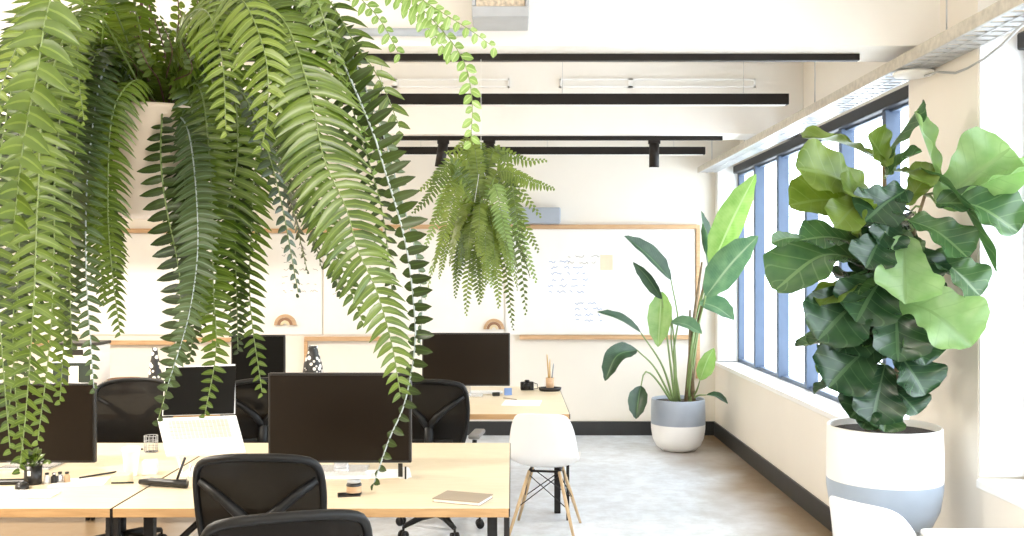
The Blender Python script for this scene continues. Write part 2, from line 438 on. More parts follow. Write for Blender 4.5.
# tracks
def track(y, x0, x1, lab):
    t = MB().b2(x0, x1, y - .02, y + .02, 2.825, 2.86).build('light_track', M['lamp'], None, .003)
    tag(t, lab, 'light track')
track(5.09, -2.2, 1.80, 'black lighting track under the nearest white beam')
track(8.2, -1.3, 1.76, 'thin black lighting track carrying the spotlights under the second beam')
def pendant(y, lab):
    t = thing('linear_pendant', lab, 'pendant lamp', (.335, y, 2.87))
    L_ = 1.495
    MB().b2(-L_, L_, -.03, .03, -.036, .036).build('housing', M['lamp'], t, .003)
    MB().b2(-L_ + .02, L_ - .02, -.02, .02, -.039, -.034).build('diffuser', M['plastic_w2'], t)
    for x in (-1.2, 0, 1.2):
        MB().tube([(x, 0, .03), (x, 0, ZC - 2.87)], .0015, 5).build('wire', M['steel'], t)
pendant(6.5, 'long black linear pendant lamp hanging between the two beams')
pendant(9.3, 'shorter looking black linear pendant lamp hanging beyond the second beam')
def spot(x, y, rx, ry, lab):
    t = thing('track_spotlight', lab, 'spotlight', (x, y, 2.825), 0, 'black spotlights on the second track')
    MB().b2(-.05, .05, -.018, .018, -.03, 0).build('adapter', M['lamp'], t, .003)
    m = MB().tube([(0, 0, 0), (0, 0, -.2)], .042, 20)
    o = m.build('spot_head', M['lamp'], t); o.location = (0, 0, -.025); o.rotation_euler = (rx, ry, 0)
    o2 = MB().lathe([(.001, -.201), (.034, -.201), (.036, -.203)], n=20).build('lens', M['plastic_w2'], o)
spot(-.575, 8.2, .1, .16, 'black track spotlight tilted left, left of the other over the far fern')
spot(-.19, 8.2, .1, -.06, 'black track spotlight above the crown of the far hanging fern')
spot(1.19, 8.2, .05, 0, 'black track spotlight standing alone towards the window wall')
spot(-2.02, 8.2, .2, .3, 'black spotlight half hidden behind the big fern fronds')
MB_ = MB().b2(-2.3, -1.5, 8.18, 8.22, 2.825, 2.86).build('light_track', M['lamp']); tag(MB_, 'short black lighting track stub behind the big fern', 'light track')

# ================================================================== BACK WALL FITTINGS
def whiteboard(x0, x1, z0, z1, lab, vert=True):
    t = thing('whiteboard', lab, 'whiteboard', ((x0 + x1) / 2, YB - .002, z0), 0)
    w = (x1 - x0) / 2; h = z1 - z0
    MB().b2(-w, w, -.015, 0, 0, h).build('panel', M['board'], t, .002)
    return t
ZL, ZU = 1.03, 2.17
wb1 = whiteboard(-2.9, -1.99 - .01, ZL + .03, 2.12, 'whiteboard panel with grey handwriting left of the draping fern')
wb1b = whiteboard(-1.98, -.09, ZL + .03, 2.12, 'whiteboard panel behind the dark monitors and the far hanging fern')
wb2 = whiteboard(-.07, 1.93, ZL + .03, ZU, 'whiteboard panel with faint blue writing behind the bird of paradise')
wb0 = whiteboard(-5.4, -2.92, ZL + .03, 2.12, 'whiteboard panel mostly hidden behind the big fern')
def scribble(parent, x0, x1, z0, z1, rows, m, seed, name='ink_pattern'):
    rnd = random.Random(seed); mb = MB()
    for r in range(rows):
        z = z1 - (z1 - z0) * (r + .5) / rows; x = x0 + rnd.random() * .04
        while x < x1 - .03:
            wl = rnd.uniform(.03, .12); xe = min(x1, x + wl); pts = []
            k = max(3, int((xe - x) / .012))
            for i in range(k):
                pts.append((x + (xe - x) * i / k, z + rnd.uniform(-.014, .014)))
            for a, b_ in zip(pts, pts[1:]):
                d = V((b_[0] - a[0], 0, b_[1] - a[1])).normalized(); n = V((-d.z, 0, d.x)) * .003
                A = V((a[0], -.0165, a[1])); B = V((b_[0], -.0165, b_[1]))
                mb.add([A - n, B - n, B + n, A + n], [(0, 1, 2, 3)])
            x = xe + rnd.uniform(.02, .07)
            if rnd.random() < .12: break
    return mb.build(name, m, parent)
scribble(wb1, .02, .42, .42, .95, 7, M['ink_k'], 1)
scribble(wb1b, -.86, -.4, .40, .95, 8, M['ink_k'], 2)
scribble(wb2, -.55, -.12, .42, .80, 6, M['ink_b'], 3)
scribble(wb2, -.35, .0, .72, .86, 2, M['ink_k'], 4)
scribble(wb2, .55, .8, .3, .95, 6, M['ink_k'], 5)
scribble(wb2, -.3, .05, .12, .36, 4, M['ink_b'], 6)
MB().b2(.0, .13, -.018, -.0155, .68, .84).build('note', M['ink_o'], wb2)
def ledge(x0, x1, z, lab):
    o = MB().b2(x0, x1, YB - .055, YB - .002, z, z + .045).build('wooden_rail', M['rail'], None, .004)
    tag(o, lab, 'rail')
ledge(-5.3, -1.36, 2.130, 'wooden rail above the whiteboards, behind the big fern fronds')
ledge(-1.34, 1.94, 2.172, 'wooden rail above the whiteboards between the far fern and the window')
ledge(-5.3, -3.55, .955, 'lower wooden rail on the wall above the desks at far left')
ledge(-3.5, -2.55, .985, 'lower wooden rail beside the printer and above the dark chair')
ledge(-2.18, -1.35, .995, 'lower wooden rail behind the wide dark monitor and patterned vase')
ledge(.08, 1.93, 1.010, 'lower wooden rail behind the bird of paradise')
o = MB().b2(1.935, 1.975, YB - .04, YB - .002, .6, 2.215).build('upright_rail', M['rail'], None, .003); tag(o, 'upright pale wooden batten at the end of the whiteboards near the window', 'batten')
o = MB().b2(-2.185, -2.15, YB - .04, YB - .002, .6, .995).build('upright_rail', M['rail'], None, .003); tag(o, 'short upright wooden batten under the ledge beside the patterned vase', 'batten')
t = thing('wall_projector', 'pale grey oblong projector fixed on the wall above the wooden rail behind the far fern', 'projector', (.17, YB - .15, 2.22))
MB().b2(-.33, .33, -.1, .145, 0, .165).build('casing', M['pot_grey'], t, .015)
MB().b2(-.28, -.02, -.104, -.1, .03, .05).build('slot', M['grey'], t)
def arch(px, py, w, lab):
    c = P(px, py, YB); t = thing('wooden_arch', lab, 'ornament', (c.x, YB - .022, c.z), 0, 'small wooden arches on the whiteboards')
    for k, (r0, r1, m) in enumerate(((1, .72, M['cork']), (.7, .45, M['copper']), (.43, .2, M['cream']))):
        R0, R1 = w / 2 * r0, w / 2 * r1; vs = []; fs = []; n = 14
        for i in range(n + 1):
            a = PI * i / n
            for r in (R1, R0):
                for y in (-.03, .004): vs.append((r * math.cos(a), y, r * math.sin(a)))
        for i in range(n):
            a, b_ = i * 4, i * 4 + 4
            fs += [(a, a + 2, b_ + 2, b_), (a + 1, b_ + 1, b_ + 3, a + 3), (a + 2, a + 3, b_ + 3, b_ + 2), (a, b_, b_ + 1, a + 1)]
        fs += [(0, 1, 3, 2), (n * 4, n * 4 + 2, n * 4 + 3, n * 4 + 1)]
        MB().add(vs, fs).build('arch_band', m, t)
arch(286, 325, .23, 'small wooden rainbow arch on the wall above the plain black monitor')
arch(494, 329, .22, 'small wooden rainbow arch on the wall over the wide back monitor')

# ================================================================== DESKS
def desk(x0, x1, y0, y1, lab):
    h = .74; w = x1 - x0; d = y1 - y0
    t = thing('desk', lab, 'desk', ((x0 + x1) / 2, (y0 + y1) / 2, 0), 0)
    top = MB().b2(-w / 2, w / 2, -d / 2, d / 2, h - .038, h)
    top.m = [0 if i == 1 else 1 for i in range(6)]
    top.build('desktop', [M['top'], M['edge']], t, .002)
    for sx in (-1, 1):
        for sy in (-1, 1):
            x = sx * (w / 2 - .012); y = sy * (d / 2 - .02)
            MB().b2(x - .010, x + .010, y - .016, y + .016, 0, h - .039).build('leg', M['black'], t, .002)
        x = sx * (w / 2 - .075)
        MB().b2(x - .022, x + .022, -d / 2 + .20, -d / 2 + .245, 0, h - .039).build('support_post', M['black'], t, .003)
    MB().b2(-w / 2 + .10, w / 2 - .10, -d / 2 + .50, -d / 2 + .54, h - .09, h - .04).build('rail', M['black'], t)
    MB().b2(-w / 2 + .10, w / 2 - .10, d / 2 - .54, d / 2 - .50, h - .09, h - .04).build('rail', M['black'], t)
    MB().tube([(-w / 2 + .09, -d / 2 + .22, h - .30), (-w / 2 + .36, -d / 2 + .22, h - .05)], .014, 8).build('brace', M['black'], t)
    MB().b2(w / 2 - .002, w / 2 + .004, -d / 2, d / 2, h - .036, h - .002).build('edge_strip', M['black'], t)
    return t
FY0, FY1, BY0, BY1 = 4.11, 5.67, 6.8, 8.41
desk(-1.675, -.012, FY0, FY1, 'light wooden desk carrying the wide monitor and the closed notebook, nearest row')
desk(-3.345, -1.685, FY0, FY1, 'light wooden desk at the near left with paper cup and potted seedling')
desk(-5.01, -3.355, FY0, FY1, 'light wooden desk mostly beyond the frame under the hanging fronds')
desk(-1.26, .40, BY0, BY1, 'light wooden desk with pencil pot beside the white shell chair, far row')
desk(-2.93, -1.27, BY0, BY1, 'light wooden desk under the plain black monitor in the far row')
desk(-4.6, -2.94, BY0, BY1, 'light wooden desk with the printer, far row at left')

# ================================================================== MONITORS
def monitor(px0, px1, py0, py1, Y, yf, lab, screen, base=True, edge='bezel'):
    a = P(px0, py0, Y); b_ = P(px1, py1, Y); w = b_.x - a.x; h = a.z - b_.z
    t = thing('computer_monitor', lab, 'monitor', ((a.x + b_.x) / 2, Y, .74))
    z0 = b_.z - .74; z1 = a.z - .74
    MB().b2(-w / 2, w / 2, 0, .03, z0, z1).build('casing', M[edge], t, .006)
    MB().b2(-w / 2 + .012, w / 2 - .012, -.003, .001, z0 + .014, z1 - .012).build('screen', M[screen], t)
    MB().b2(-.035, .035, .03, .06, .01, z0 + h * .55).build('stand_neck', M['chrome'], t, .004)
    MB().b2(-.13, .13, -.06, .13, 0, .012).build('stand_foot', M['chrome'], t, .004)
    return t
monitor(268, 411.5, 373, 463, 4.85, 0, 'wide dark monitor with the fern tip in front, on the nearest desk', 'screen')
monitor(-38, 95, 383, 463, 4.95, 0, 'dark monitor under the hanging fronds at the near left desk', 'screen')
monitor(422, 510, 333, 386, 7.75, 0, 'dark widescreen monitor on the far desk beside the pencil pot', 'screen')
monitor(231, 285, 335, 389, 7.6, 0, 'plain black squarish monitor on the far desk below the wooden arch', 'screen_k')

# laptop on stand
t = thing('laptop', 'white open laptop with black screen, tilted on a desk stand', 'laptop', (0, 0, 0))
A = P(166, 455, 4.72); B = P(246, 452, 4.72); C_ = P(236, 415, 4.93); D = P(157, 418, 4.93)
def slab(pts, th, n=None):
    pts = [V(p) for p in pts]; nn = (pts[1] - pts[0]).cross(pts[3] - pts[0]).normalized()
    lo = [p - nn * th for p in pts]
    return MB().add(pts + lo, [(0, 1, 2, 3), (7, 6, 5, 4), (0, 4, 5, 1), (1, 5, 6, 2), (2, 6, 7, 3), (3, 7, 4, 0)])
slab([A, B, C_, D], .018).build('base', M['plastic_w'], t, .003)
nn = (B - A).cross(D - A).normalized()
def onb(u, v, e=.0): return A + (B - A) * u * (1 - v * .0) + (D - A) * v + ((C_ - D) - (B - A)) * u * v + nn * e
kb = MB()
for r in range(5):
    for c in range(15):
        u0 = .12 + c * .051; v0 = .40 + r * .102
        q = [onb(u0, v0, .003), onb(u0 + .044, v0, .003), onb(u0 + .044, v0 + .085, .003), onb(u0, v0 + .085, .003)]
        kb.add(q + [p - nn * .003 for p in q], [(0, 1, 2, 3), (0, 4, 5, 1), (1, 5, 6, 2), (2, 6, 7, 3), (3, 7, 4, 0)])
kb.build('keyboard', M['keys'], t)
slab([onb(.36, .06, .0012), onb(.64, .06, .0012), onb(.64, .34, .0012), onb(.36, .34, .0012)], .001).build('trackpad', M['plastic_w2'], t)
s0, s1, s2, s3 = P(162, 416, 4.95), P(235, 414, 4.95), P(235, 364, 5.0), P(165, 366, 5.0)
slab([s0, s1, s2, s3], .008).build('lid', M['plastic_w'], t, .002)
nl = (s1 - s0).cross(s3 - s0).normalized(); e = nl * .0015
def onl(u, v): return s0 + (s1 - s0) * u + (s3 - s0) * v + e
slab([onl(.015, .01), onl(.985, .01), onl(.985, .965), onl(.015, .965)], .001).build('screen', M['screen_k'], t)
t = thing('laptop_stand', 'pale sloping laptop stand under the open white laptop', 'laptop stand', (0, 0, 0))
c0 = (A + B) / 2; c1 = (C_ + D) / 2; dn = -nn * .027
MB().box((c0.x, 4.85, .745), (.28, .26, .008)).build('foot', M['plastic_w'], t, .002)
for sx in (-.12, .12):
    MB().tube([V((c0.x + sx, 4.74, .75)), V((c1.x + sx, 4.96, .84)), c1 + V((sx, -.01, 0)) + dn], .006, 8).build('strut', M['plastic_w'], t)
    MB().tube([c0 + V((sx, .0, 0)) + dn * 1.0, c1 + V((sx, 0, 0)) + dn], .006, 8).build('support_arm', M['plastic_w'], t)

# ================================================================== OFFICE CHAIRS (mesh task chair)
def task_chair(loc, rz, lab, hb=1.03):
    t = thing('office_chair', lab, 'office chair', loc, rz, None)
    # back outline (x,z), y = lean ; user looks along +Y, back at -Y
    def yb(z): return -.235 - (z - .55) * .16 + .035 * math.sin((z - .5) * PI / .55)
    out = [(-.185, .50), (-.215, .58), (-.250, .70), (-.266, .82), (-.264, .93), (-.245, .99), (-.20, hb - .015), (-.10, hb), (0, hb + .003)]
    out = out + [(-x, z) for x, z in out[-2::-1]]
    def cy(x, z): return yb(z) - .055 * (x / .26) ** 2 * -1 - .02
    loop = [(x, cy(x, z), z) for x, z in out]
    rim = MB(); rim.tube(smooth_path(loop, 60), .016, 8); rim.tube([loop[0], (0, cy(0, .49), .485), loop[-1]], .015, 8)
    rim.build('back_frame', M['chair'], t)
    mb = MB(); rows = 14; cols = 10; vs = []; uv = []
    for i in range(rows + 1):
        z = .50 + (hb - .505) * i / rows
        # half width at z
        hw = .185
        for (xa, za), (xb, zb) in zip(out[:8], out[1:9]):
            if za <= z <= zb + 1e-6: hw = -(xa + (xb - xa) * (z - za) / max(1e-6, zb - za))
        for j in range(cols + 1):
            x = hw * (2 * j / cols - 1); vs.append((x, cy(x, z) + .012 * (1 - (x / .27) ** 2), z))
    fs = [(i * (cols + 1) + j, i * (cols + 1) + j + 1, (i + 1) * (cols + 1) + j + 1, (i + 1) * (cols + 1) + j) for i in range(rows) for j in range(cols)]
    mb.add(vs, fs, smooth=True).build('back_mesh', M['chair_mesh'], t)
    # Y shaped spine behind the mesh
    sp = MB()
    sp.tube([(0, -.13, .36), (0, -.27, .44), (0, yb(.6) - .05, .62), (0, yb(.75) - .05, .74)], [.03, .035, .034, .03], 8)
    for s_ in (-1, 1):
        sp.tube([(0, yb(.74) - .05, .73), (s_ * .06, yb(.8) - .045, .80), (s_ * .15, yb(.86) - .02, .87), (s_ * .245, cy(.245, .93) - .005, .93)], [.028, .024, .02, .016], 8)
    sp.build('spine', M['chair'], t)
    MB().box((0, yb(.62) - .035, .62), (.34, .02, .07), (0.1, 0, 0)).build('lumbar_support', M['chair'], t, .012)
    # seat
    vs = []; n = 28; ring = []
    def seat_pt(a, k):
        c, s_ = math.cos(a), math.sin(a); r = (abs(c) ** 3.2 + abs(s_) ** 3.2) ** (-1 / 3.2)
        return (.25 * k * r * c, .04 + .235 * k * r * s_)
    mbs = MB(); prof = [(0.02, .455), (.5, .452), (.9, .458), (1.0, .465), (1.03, .452), (1.0, .435), (.6, .425), (.02, .42)]
    for k, z in prof:
        for j in range(n):
            x, y = seat_pt(2 * PI * j / n, k); vs.append((x, y, z - (.03 * max(0, (y - .12) / .15) ** 2)))
    fs = [(i * n + j, i * n + (j + 1) % n, (i + 1) * n + (j + 1) % n, (i + 1) * n + j) for i in range(len(prof) - 1) for j in range(n)]
    mbs.add(vs, fs, smooth=True).build('seat', M['chair'], t)
    # arms
    for s_ in (-1, 1):
        a = MB().tube([(s_ * .10, -.12, .40), (s_ * .25, -.16, .41), (s_ * .295, -.17, .50), (s_ * .30, -.12, .63)], [.02, .022, .02, .017], 8).build('arm_post', M['chair'], t)
        MB().box((s_ * .30, -.03, .655), (.085, .27, .03)).build('arm_pad', M['chair_pad'], a, .013)
    MB().box((0, .02, .39), (.2, .22, .07)).build('tilt_mechanism', M['chair'], t, .015)
    MB().tube([(0, 0, .10), (0, 0, .24)], .028, 12).tube([(0, 0, .22), (0, 0, .38)], .017, 12).build('gas_column', M['chair'], t)
    for k in range(5):
        q = 2 * PI * k / 5 + .3; c, s_ = math.cos(q), math.sin(q)
        leg = MB().tube([(0, 0, .12), (c * .15, s_ * .15, .115), (c * .31, s_ * .31, .085)], [.03, .024, .016], 8).build('base_leg', M['chair'], t)
        w = MB()
        for d in (-.017, .017):
            ctr = V((c * .315, s_ * .315, .03)); ax = V((-s_, c, 0))
            w.tube([ctr + ax * (d - .01), ctr + ax * (d + .01)], .03, 14)
        w.tube([(c * .315, s_ * .315, .03), (c * .315, s_ * .315, .085)], .009, 8)
        w.build('castor', M['black'], leg)
    return t
ch = task_chair((-.985, 4.02, 0), .04, 'black mesh office chair with its back to the view, at the nearest desk')
ch.scale = (.91, 1, 1)
dup(ch, (-.50, 6.55, 0), -.12, 'black mesh office chair tucked between the two desk rows, by the far wide monitor')
dup(ch, (-2.38, 5.98, 0), PI + .1, 'dark office chair behind the near left desk, between monitor and hanging fronds')
dup(ch, (-.735, 3.12, 0), .3, 'dark office chair of which only the rounded top shows at the bottom edge')
dup(ch, (-1.75, 6.6, 0), .5, 'dark office chair mostly hidden behind the laptop, under the far desk')

# ================================================================== SHELL CHAIRS
def shell_chair(loc, rz, lab):
    t = thing('shell_chair', lab, 'chair', loc, rz, None)
    prof = [(.225, .415, .17), (.225, .432, .195), (.205, .444, .212), (.14, .441, .225), (.06, .433, .232), (-.03, .43, .235), (-.11, .438, .236), (-.165, .462, .236),
            (-.20, .51, .234), (-.225, .58, .227), (-.247, .65, .216), (-.266, .71, .202), (-.281, .76, .184), (-.290, .79, .165), (-.295, .808, .135), (-.297, .816, .09), (-.298, .819, .03)]
    vs = []; n = 14; k = len(prof)
    for i, (y, z, hw) in enumerate(prof):
        b_ = min(1, max(0, (i - 5) / 4.0)); hk = min(1, hw / .21) ** 2.5
        for j in range(n + 1):
            v = 2 * j / n - 1
            e_ = v * v * abs(v)
            up = .065 * e_ * (1 - b_) * min(1, (i + .3) / 3) ; fw = .085 * e_ * b_ * hk
            vs.append((v * hw, y + fw, z + up + (.02 * e_ * b_ * hk)))
    fs = [(i * (n + 1) + j, i * (n + 1) + j + 1, (i + 1) * (n + 1) + j + 1, (i + 1) * (n + 1) + j) for i in range(k - 1) for j in range(n)]
    MB().add(vs, fs, smooth=True).build('seat_shell', M['plastic_w'], t, solid=.007, subsurf=1)
    tops = {}
    for sx in (-1, 1):
        for sy in (-1, 1):
            a = V((sx * .10, .02 + sy * .09, .405)); b_ = V((sx * .215, sy * .22 - .01, 0)); tops[(sx, sy)] = (a, b_)
            MB().tube([a, a.lerp(b_, .5), b_], [.011, .0125, .009], 10).build('leg', M['dowel'], t)
    f = MB()
    for sx in (-1, 1): f.tube([tops[(sx, -1)][0], tops[(sx, 1)][0]], .008, 6)
    for sy in (-1, 1): f.tube([tops[(-1, sy)][0], tops[(1, sy)][0]], .008, 6)
    f.build('seat_mount', M['black'], t)
    w = MB()
    for (p, q) in (((-1, -1), (1, -1)), ((-1, 1), (1, 1)), ((-1, -1), (-1, 1)), ((1, -1), (1, 1))):
        a0, a1 = tops[p]; c0_, c1_ = tops[q]
        w.tube([a0.lerp(a1, .05), c0_.lerp(c1_, .55)], .0035, 6); w.tube([c0_.lerp(c1_, .05), a0.lerp(a1, .55)], .0035, 6)
    w.build('cross_wires', M['black'], t)
    return t
sh = shell_chair((.225, 6.57, 0), -.16, 'white moulded shell chair on wooden dowel legs at the end of the far desk')
dup(sh, (1.61, 4.06, 0), -1.0, 'white shell chair at the bottom edge in front of the big planter')

# near white table
t = thing('white_table', 'white table at the bottom right corner beside the shell chair', 'table', (1.83, 3.22, 0))
MB().b2(-.25, .29, -.62, .58, .715, .74).build('tabletop', M['plastic_w'], t, .01)
for sx in (-1, 1):
    for sy in (-1, 1):
        MB().tube([(sx * .24, sy * .54, 0), (sx * .24, sy * .54, .715)], .018, 12).build('leg', M['plastic_w'], t)

# ================================================================== PLANTERS
def planter(c, r, h, mtop, mbot, split, lab, name='planter'):
    t = thing(name, lab, 'planter', c)
    prof = [(r * .35, 0), (r * .62, .008), (r * .82, h * .10), (r * .94, h * .24), (r * .995, h * .42), (r, h * split)]
    MB().lathe([(.001, 0)] + prof, n=48).build('lower_bowl', mbot, t)
    MB().lathe([(r, h * split), (r * 1.002, h * split + .002), (r, h * .75), (r * .985, h - .006), (r * .97, h), (r * .94, h - .004), (r * .93, h * .86), (r * .9, h * .75)], n=48).build('upper_band', mtop, t)
    MB().lathe([(.001, h * .94), (r * .5, h * .95), (r * .935, h * .935)], n=40).build('soil', M['soil'], t)
    return t
planter((1.605, 9.47, 0), .26, .50, M['pot_grey'], M['pot_white'], .52, 'round planter with grey upper half and white bowl, on the floor in the far corner')
PZ = .50
planter((1.765, 4.65, PZ), .263, .505, M['pot_white'], M['pot_blue'], .50, 'large planter with white upper half and pale grey blue bowl, near the pillar')
t = thing('plant_stool', 'low white stand hidden behind the shell chair, carrying the large planter', 'plant stand', (1.76, 4.65, 0))
MB().lathe([(.001, PZ - .03), (.17, PZ - .03), (.175, PZ - .015), (.17, PZ), (.001, PZ)], n=32).build('stand_top', M['plastic_w'], t)
for k in range(3):
    q = 2 * PI * k / 3 + .5
    MB().tube([(math.cos(q) * .12, math.sin(q) * .12, PZ - .03), (math.cos(q) * .2, math.sin(q) * .2, 0)], .012, 10).build('leg', M['plastic_w'], t)

# ------------------------------------------------------------------ generic broad leaf
def blade(path, width, normal, prof, cup=.15, wave=0., nu=16, nv=8, rnd=None, waves=4, twist=0):
    """leaf blade along path; width in metres; prof(u) 0..1; normal = way the upper face looks"""
    rnd = rnd or random
    p = smooth_path(path, nu + 1); vs = []; uv = []
    ph = rnd.uniform(0, 6); ph2 = rnd.uniform(0, 6)
    for i in range(nu + 1):
        u = i / nu; t = (p[min(i + 1, nu)] - p[max(i - 1, 0)]).normalized()
        n = V(normal); n = (n - t * n.dot(t)); n = n.normalized() if n.length > 1e-4 else t.orthogonal().normalized()
        s = t.cross(n).normalized()
        if twist:
            q = Matrix.Rotation(twist * u, 3, t); n = q @ n; s = q @ s
        w = width / 2 * prof(u)
        for j in range(nv + 1):
            v = 2 * j / nv - 1
            wv = wave * math.sin(u * waves * 2 * PI + (ph if v > 0 else ph2)) * abs(v) ** 2
            vs.append(p[i] + s * v * w + n * (abs(v) ** 1.3 * cup * w * 1.6 + wv * width - .0))
            uv.append((u, (v + 1) / 2))
    fs = [(i * (nv + 1) + j, i * (nv + 1) + j + 1, (i + 1) * (nv + 1) + j + 1, (i + 1) * (nv + 1) + j) for i in range(nu) for j in range(nv)]
    return vs, fs, uv
def interp(tab):
    def f(u):
        for (a, x), (b_, y) in zip(tab, tab[1:]):
            if a <= u <= b_:
                k = (u - a) / (b_ - a); k = k * k * (3 - 2 * k); return x + (y - x) * k
        return tab[-1][1]
    return f
fiddle = interp([(0, .06), (.06, .38), (.16, .50), (.32, .52), (.5, .74), (.7, 1.0), (.85, .95), (.95, .62), (1, .12)])
paddle = interp([(0, .08), (.1, .55), (.3, .95), (.5, 1), (.75, .78), (.92, .35), (1, .02)])

# ------------------------------------------------------------------ fiddle leaf fig
fig = thing('fiddle_leaf_fig', 'tall fiddle leaf fig with broad glossy leaves in the large planter', 'plant', (1.76, 4.65, PZ + .42))
FO = V((1.76, 4.65, PZ + .42))
def loc(o, p): return V(p) - V(o)
rf = random.Random(5)
trunks = [[P(878, 430, 4.65), P(874, 380, 4.62), P(880, 300, 4.65), P(885, 220, 4.66), P(884, 165, 4.66)],
          [P(893, 430, 4.66), P(897, 370, 4.68), P(905, 290, 4.68), P(915, 230, 4.66), P(925, 195, 4.62)],
          [P(868, 430, 4.62), P(862, 380, 4.58), P(862, 320, 4.6), P(868, 260, 4.6)]]
for tr in trunks:
    MB().tube([p - FO for p in smooth_path(tr, 14)], [.017 - .009 * i / 13 for i in range(14)], 8).build('trunk', M['trunk'], fig)
def nearest_trunk(p):
    best = None
    for tr in trunks:
        for q in smooth_path(tr, 20):
            if q.z < p.z + .06:
                d = (q - p).length
                if best is None or d < best[0]: best = (d, q)
    return best[1] if best else smooth_path(trunks[0], 20)[5]
def fig_leaf(base, tip, w, mat, normal, sag=.04, cup=.24, wave=.05, mid=None, twist=0, stalk=True, profile=fiddle):
    base, tip = V(base), V(tip)
    L = (tip - base).length
    m = mid if mid is not None else base.lerp(tip, .5) + V((0, 0, sag))
    vs, fs, uv = blade([base, m, tip], w, normal, profile, cup, wave, 28, 12, rf, 3.2, twist)
    mb = MB().add([v - FO for v in vs], fs, 0, uv, True)
    if stalk:
        q = nearest_trunk(base)
        if (q - base).length > .01:
            mb.tube([q - FO, q.lerp(base, .5) + V((0, 0, .015)) - FO, base - FO], [.006, .005, .005], 6, mi=1)
    mb.build('leaf', [G[mat], M['stem']], fig)
def q(*a): return P(*a)
k_ = 4.6 / FPX
up, cam_, rt, lf = V((0, -.4, 1)), V((0, -1, .35)), V((.6, -.7, .3)), V((-.6, -.7, .3))
H = [  # base, tip, width px, mat, normal, sag
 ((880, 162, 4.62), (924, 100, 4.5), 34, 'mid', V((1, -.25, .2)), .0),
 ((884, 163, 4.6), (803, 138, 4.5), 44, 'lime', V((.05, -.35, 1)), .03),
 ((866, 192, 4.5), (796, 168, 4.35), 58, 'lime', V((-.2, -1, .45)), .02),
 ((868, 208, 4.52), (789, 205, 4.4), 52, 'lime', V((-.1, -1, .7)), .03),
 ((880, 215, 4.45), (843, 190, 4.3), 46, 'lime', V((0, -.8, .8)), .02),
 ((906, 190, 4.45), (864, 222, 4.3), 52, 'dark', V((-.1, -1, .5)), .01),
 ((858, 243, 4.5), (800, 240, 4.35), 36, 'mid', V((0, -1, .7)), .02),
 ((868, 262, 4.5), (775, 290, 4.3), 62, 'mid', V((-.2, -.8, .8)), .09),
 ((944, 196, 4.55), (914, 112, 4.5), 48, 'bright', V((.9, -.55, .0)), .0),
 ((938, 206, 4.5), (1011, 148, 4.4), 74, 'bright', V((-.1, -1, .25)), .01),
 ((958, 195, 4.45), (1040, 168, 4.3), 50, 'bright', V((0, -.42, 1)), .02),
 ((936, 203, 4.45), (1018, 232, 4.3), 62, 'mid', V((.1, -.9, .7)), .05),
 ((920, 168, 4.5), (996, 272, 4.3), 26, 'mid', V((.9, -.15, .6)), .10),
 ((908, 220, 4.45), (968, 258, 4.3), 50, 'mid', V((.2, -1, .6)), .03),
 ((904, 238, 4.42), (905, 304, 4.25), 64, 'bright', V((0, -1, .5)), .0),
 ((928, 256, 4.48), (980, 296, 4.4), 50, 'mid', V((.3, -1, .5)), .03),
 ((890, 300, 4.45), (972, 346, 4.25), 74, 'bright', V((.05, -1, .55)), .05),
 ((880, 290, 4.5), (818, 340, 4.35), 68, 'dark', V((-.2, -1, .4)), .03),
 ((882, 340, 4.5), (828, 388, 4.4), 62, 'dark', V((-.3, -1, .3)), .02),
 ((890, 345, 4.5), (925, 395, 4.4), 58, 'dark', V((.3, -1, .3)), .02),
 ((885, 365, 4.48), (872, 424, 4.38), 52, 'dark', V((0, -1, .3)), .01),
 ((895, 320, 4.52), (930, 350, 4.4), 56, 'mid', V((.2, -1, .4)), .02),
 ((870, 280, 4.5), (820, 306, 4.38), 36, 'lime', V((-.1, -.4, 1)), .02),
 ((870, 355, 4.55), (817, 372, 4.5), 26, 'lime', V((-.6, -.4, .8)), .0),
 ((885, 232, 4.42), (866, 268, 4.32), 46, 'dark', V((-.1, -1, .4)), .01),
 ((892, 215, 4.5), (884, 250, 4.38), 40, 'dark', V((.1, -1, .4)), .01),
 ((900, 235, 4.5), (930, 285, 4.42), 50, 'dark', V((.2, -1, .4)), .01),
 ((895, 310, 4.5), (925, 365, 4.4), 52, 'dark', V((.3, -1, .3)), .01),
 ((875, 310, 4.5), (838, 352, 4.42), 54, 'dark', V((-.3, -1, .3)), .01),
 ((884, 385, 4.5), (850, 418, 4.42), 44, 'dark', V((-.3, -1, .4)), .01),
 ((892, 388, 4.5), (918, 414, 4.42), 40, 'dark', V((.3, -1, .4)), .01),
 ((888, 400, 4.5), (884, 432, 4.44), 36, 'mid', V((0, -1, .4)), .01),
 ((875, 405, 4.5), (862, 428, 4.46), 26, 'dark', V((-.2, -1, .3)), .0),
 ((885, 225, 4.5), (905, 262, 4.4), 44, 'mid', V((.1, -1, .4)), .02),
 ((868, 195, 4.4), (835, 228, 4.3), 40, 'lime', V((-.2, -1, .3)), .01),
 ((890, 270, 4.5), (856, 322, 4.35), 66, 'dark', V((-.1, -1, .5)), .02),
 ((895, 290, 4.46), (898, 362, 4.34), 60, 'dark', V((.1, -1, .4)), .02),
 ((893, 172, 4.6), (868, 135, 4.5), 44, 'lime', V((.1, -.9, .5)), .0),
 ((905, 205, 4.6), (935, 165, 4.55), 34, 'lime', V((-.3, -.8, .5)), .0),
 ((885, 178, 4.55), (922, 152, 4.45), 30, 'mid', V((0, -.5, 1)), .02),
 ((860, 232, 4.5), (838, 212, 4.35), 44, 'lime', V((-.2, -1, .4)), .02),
 ((895, 240, 4.6), (845, 262, 4.5), 54, 'dark', V((-.1, -.8, .8)), .03),
]
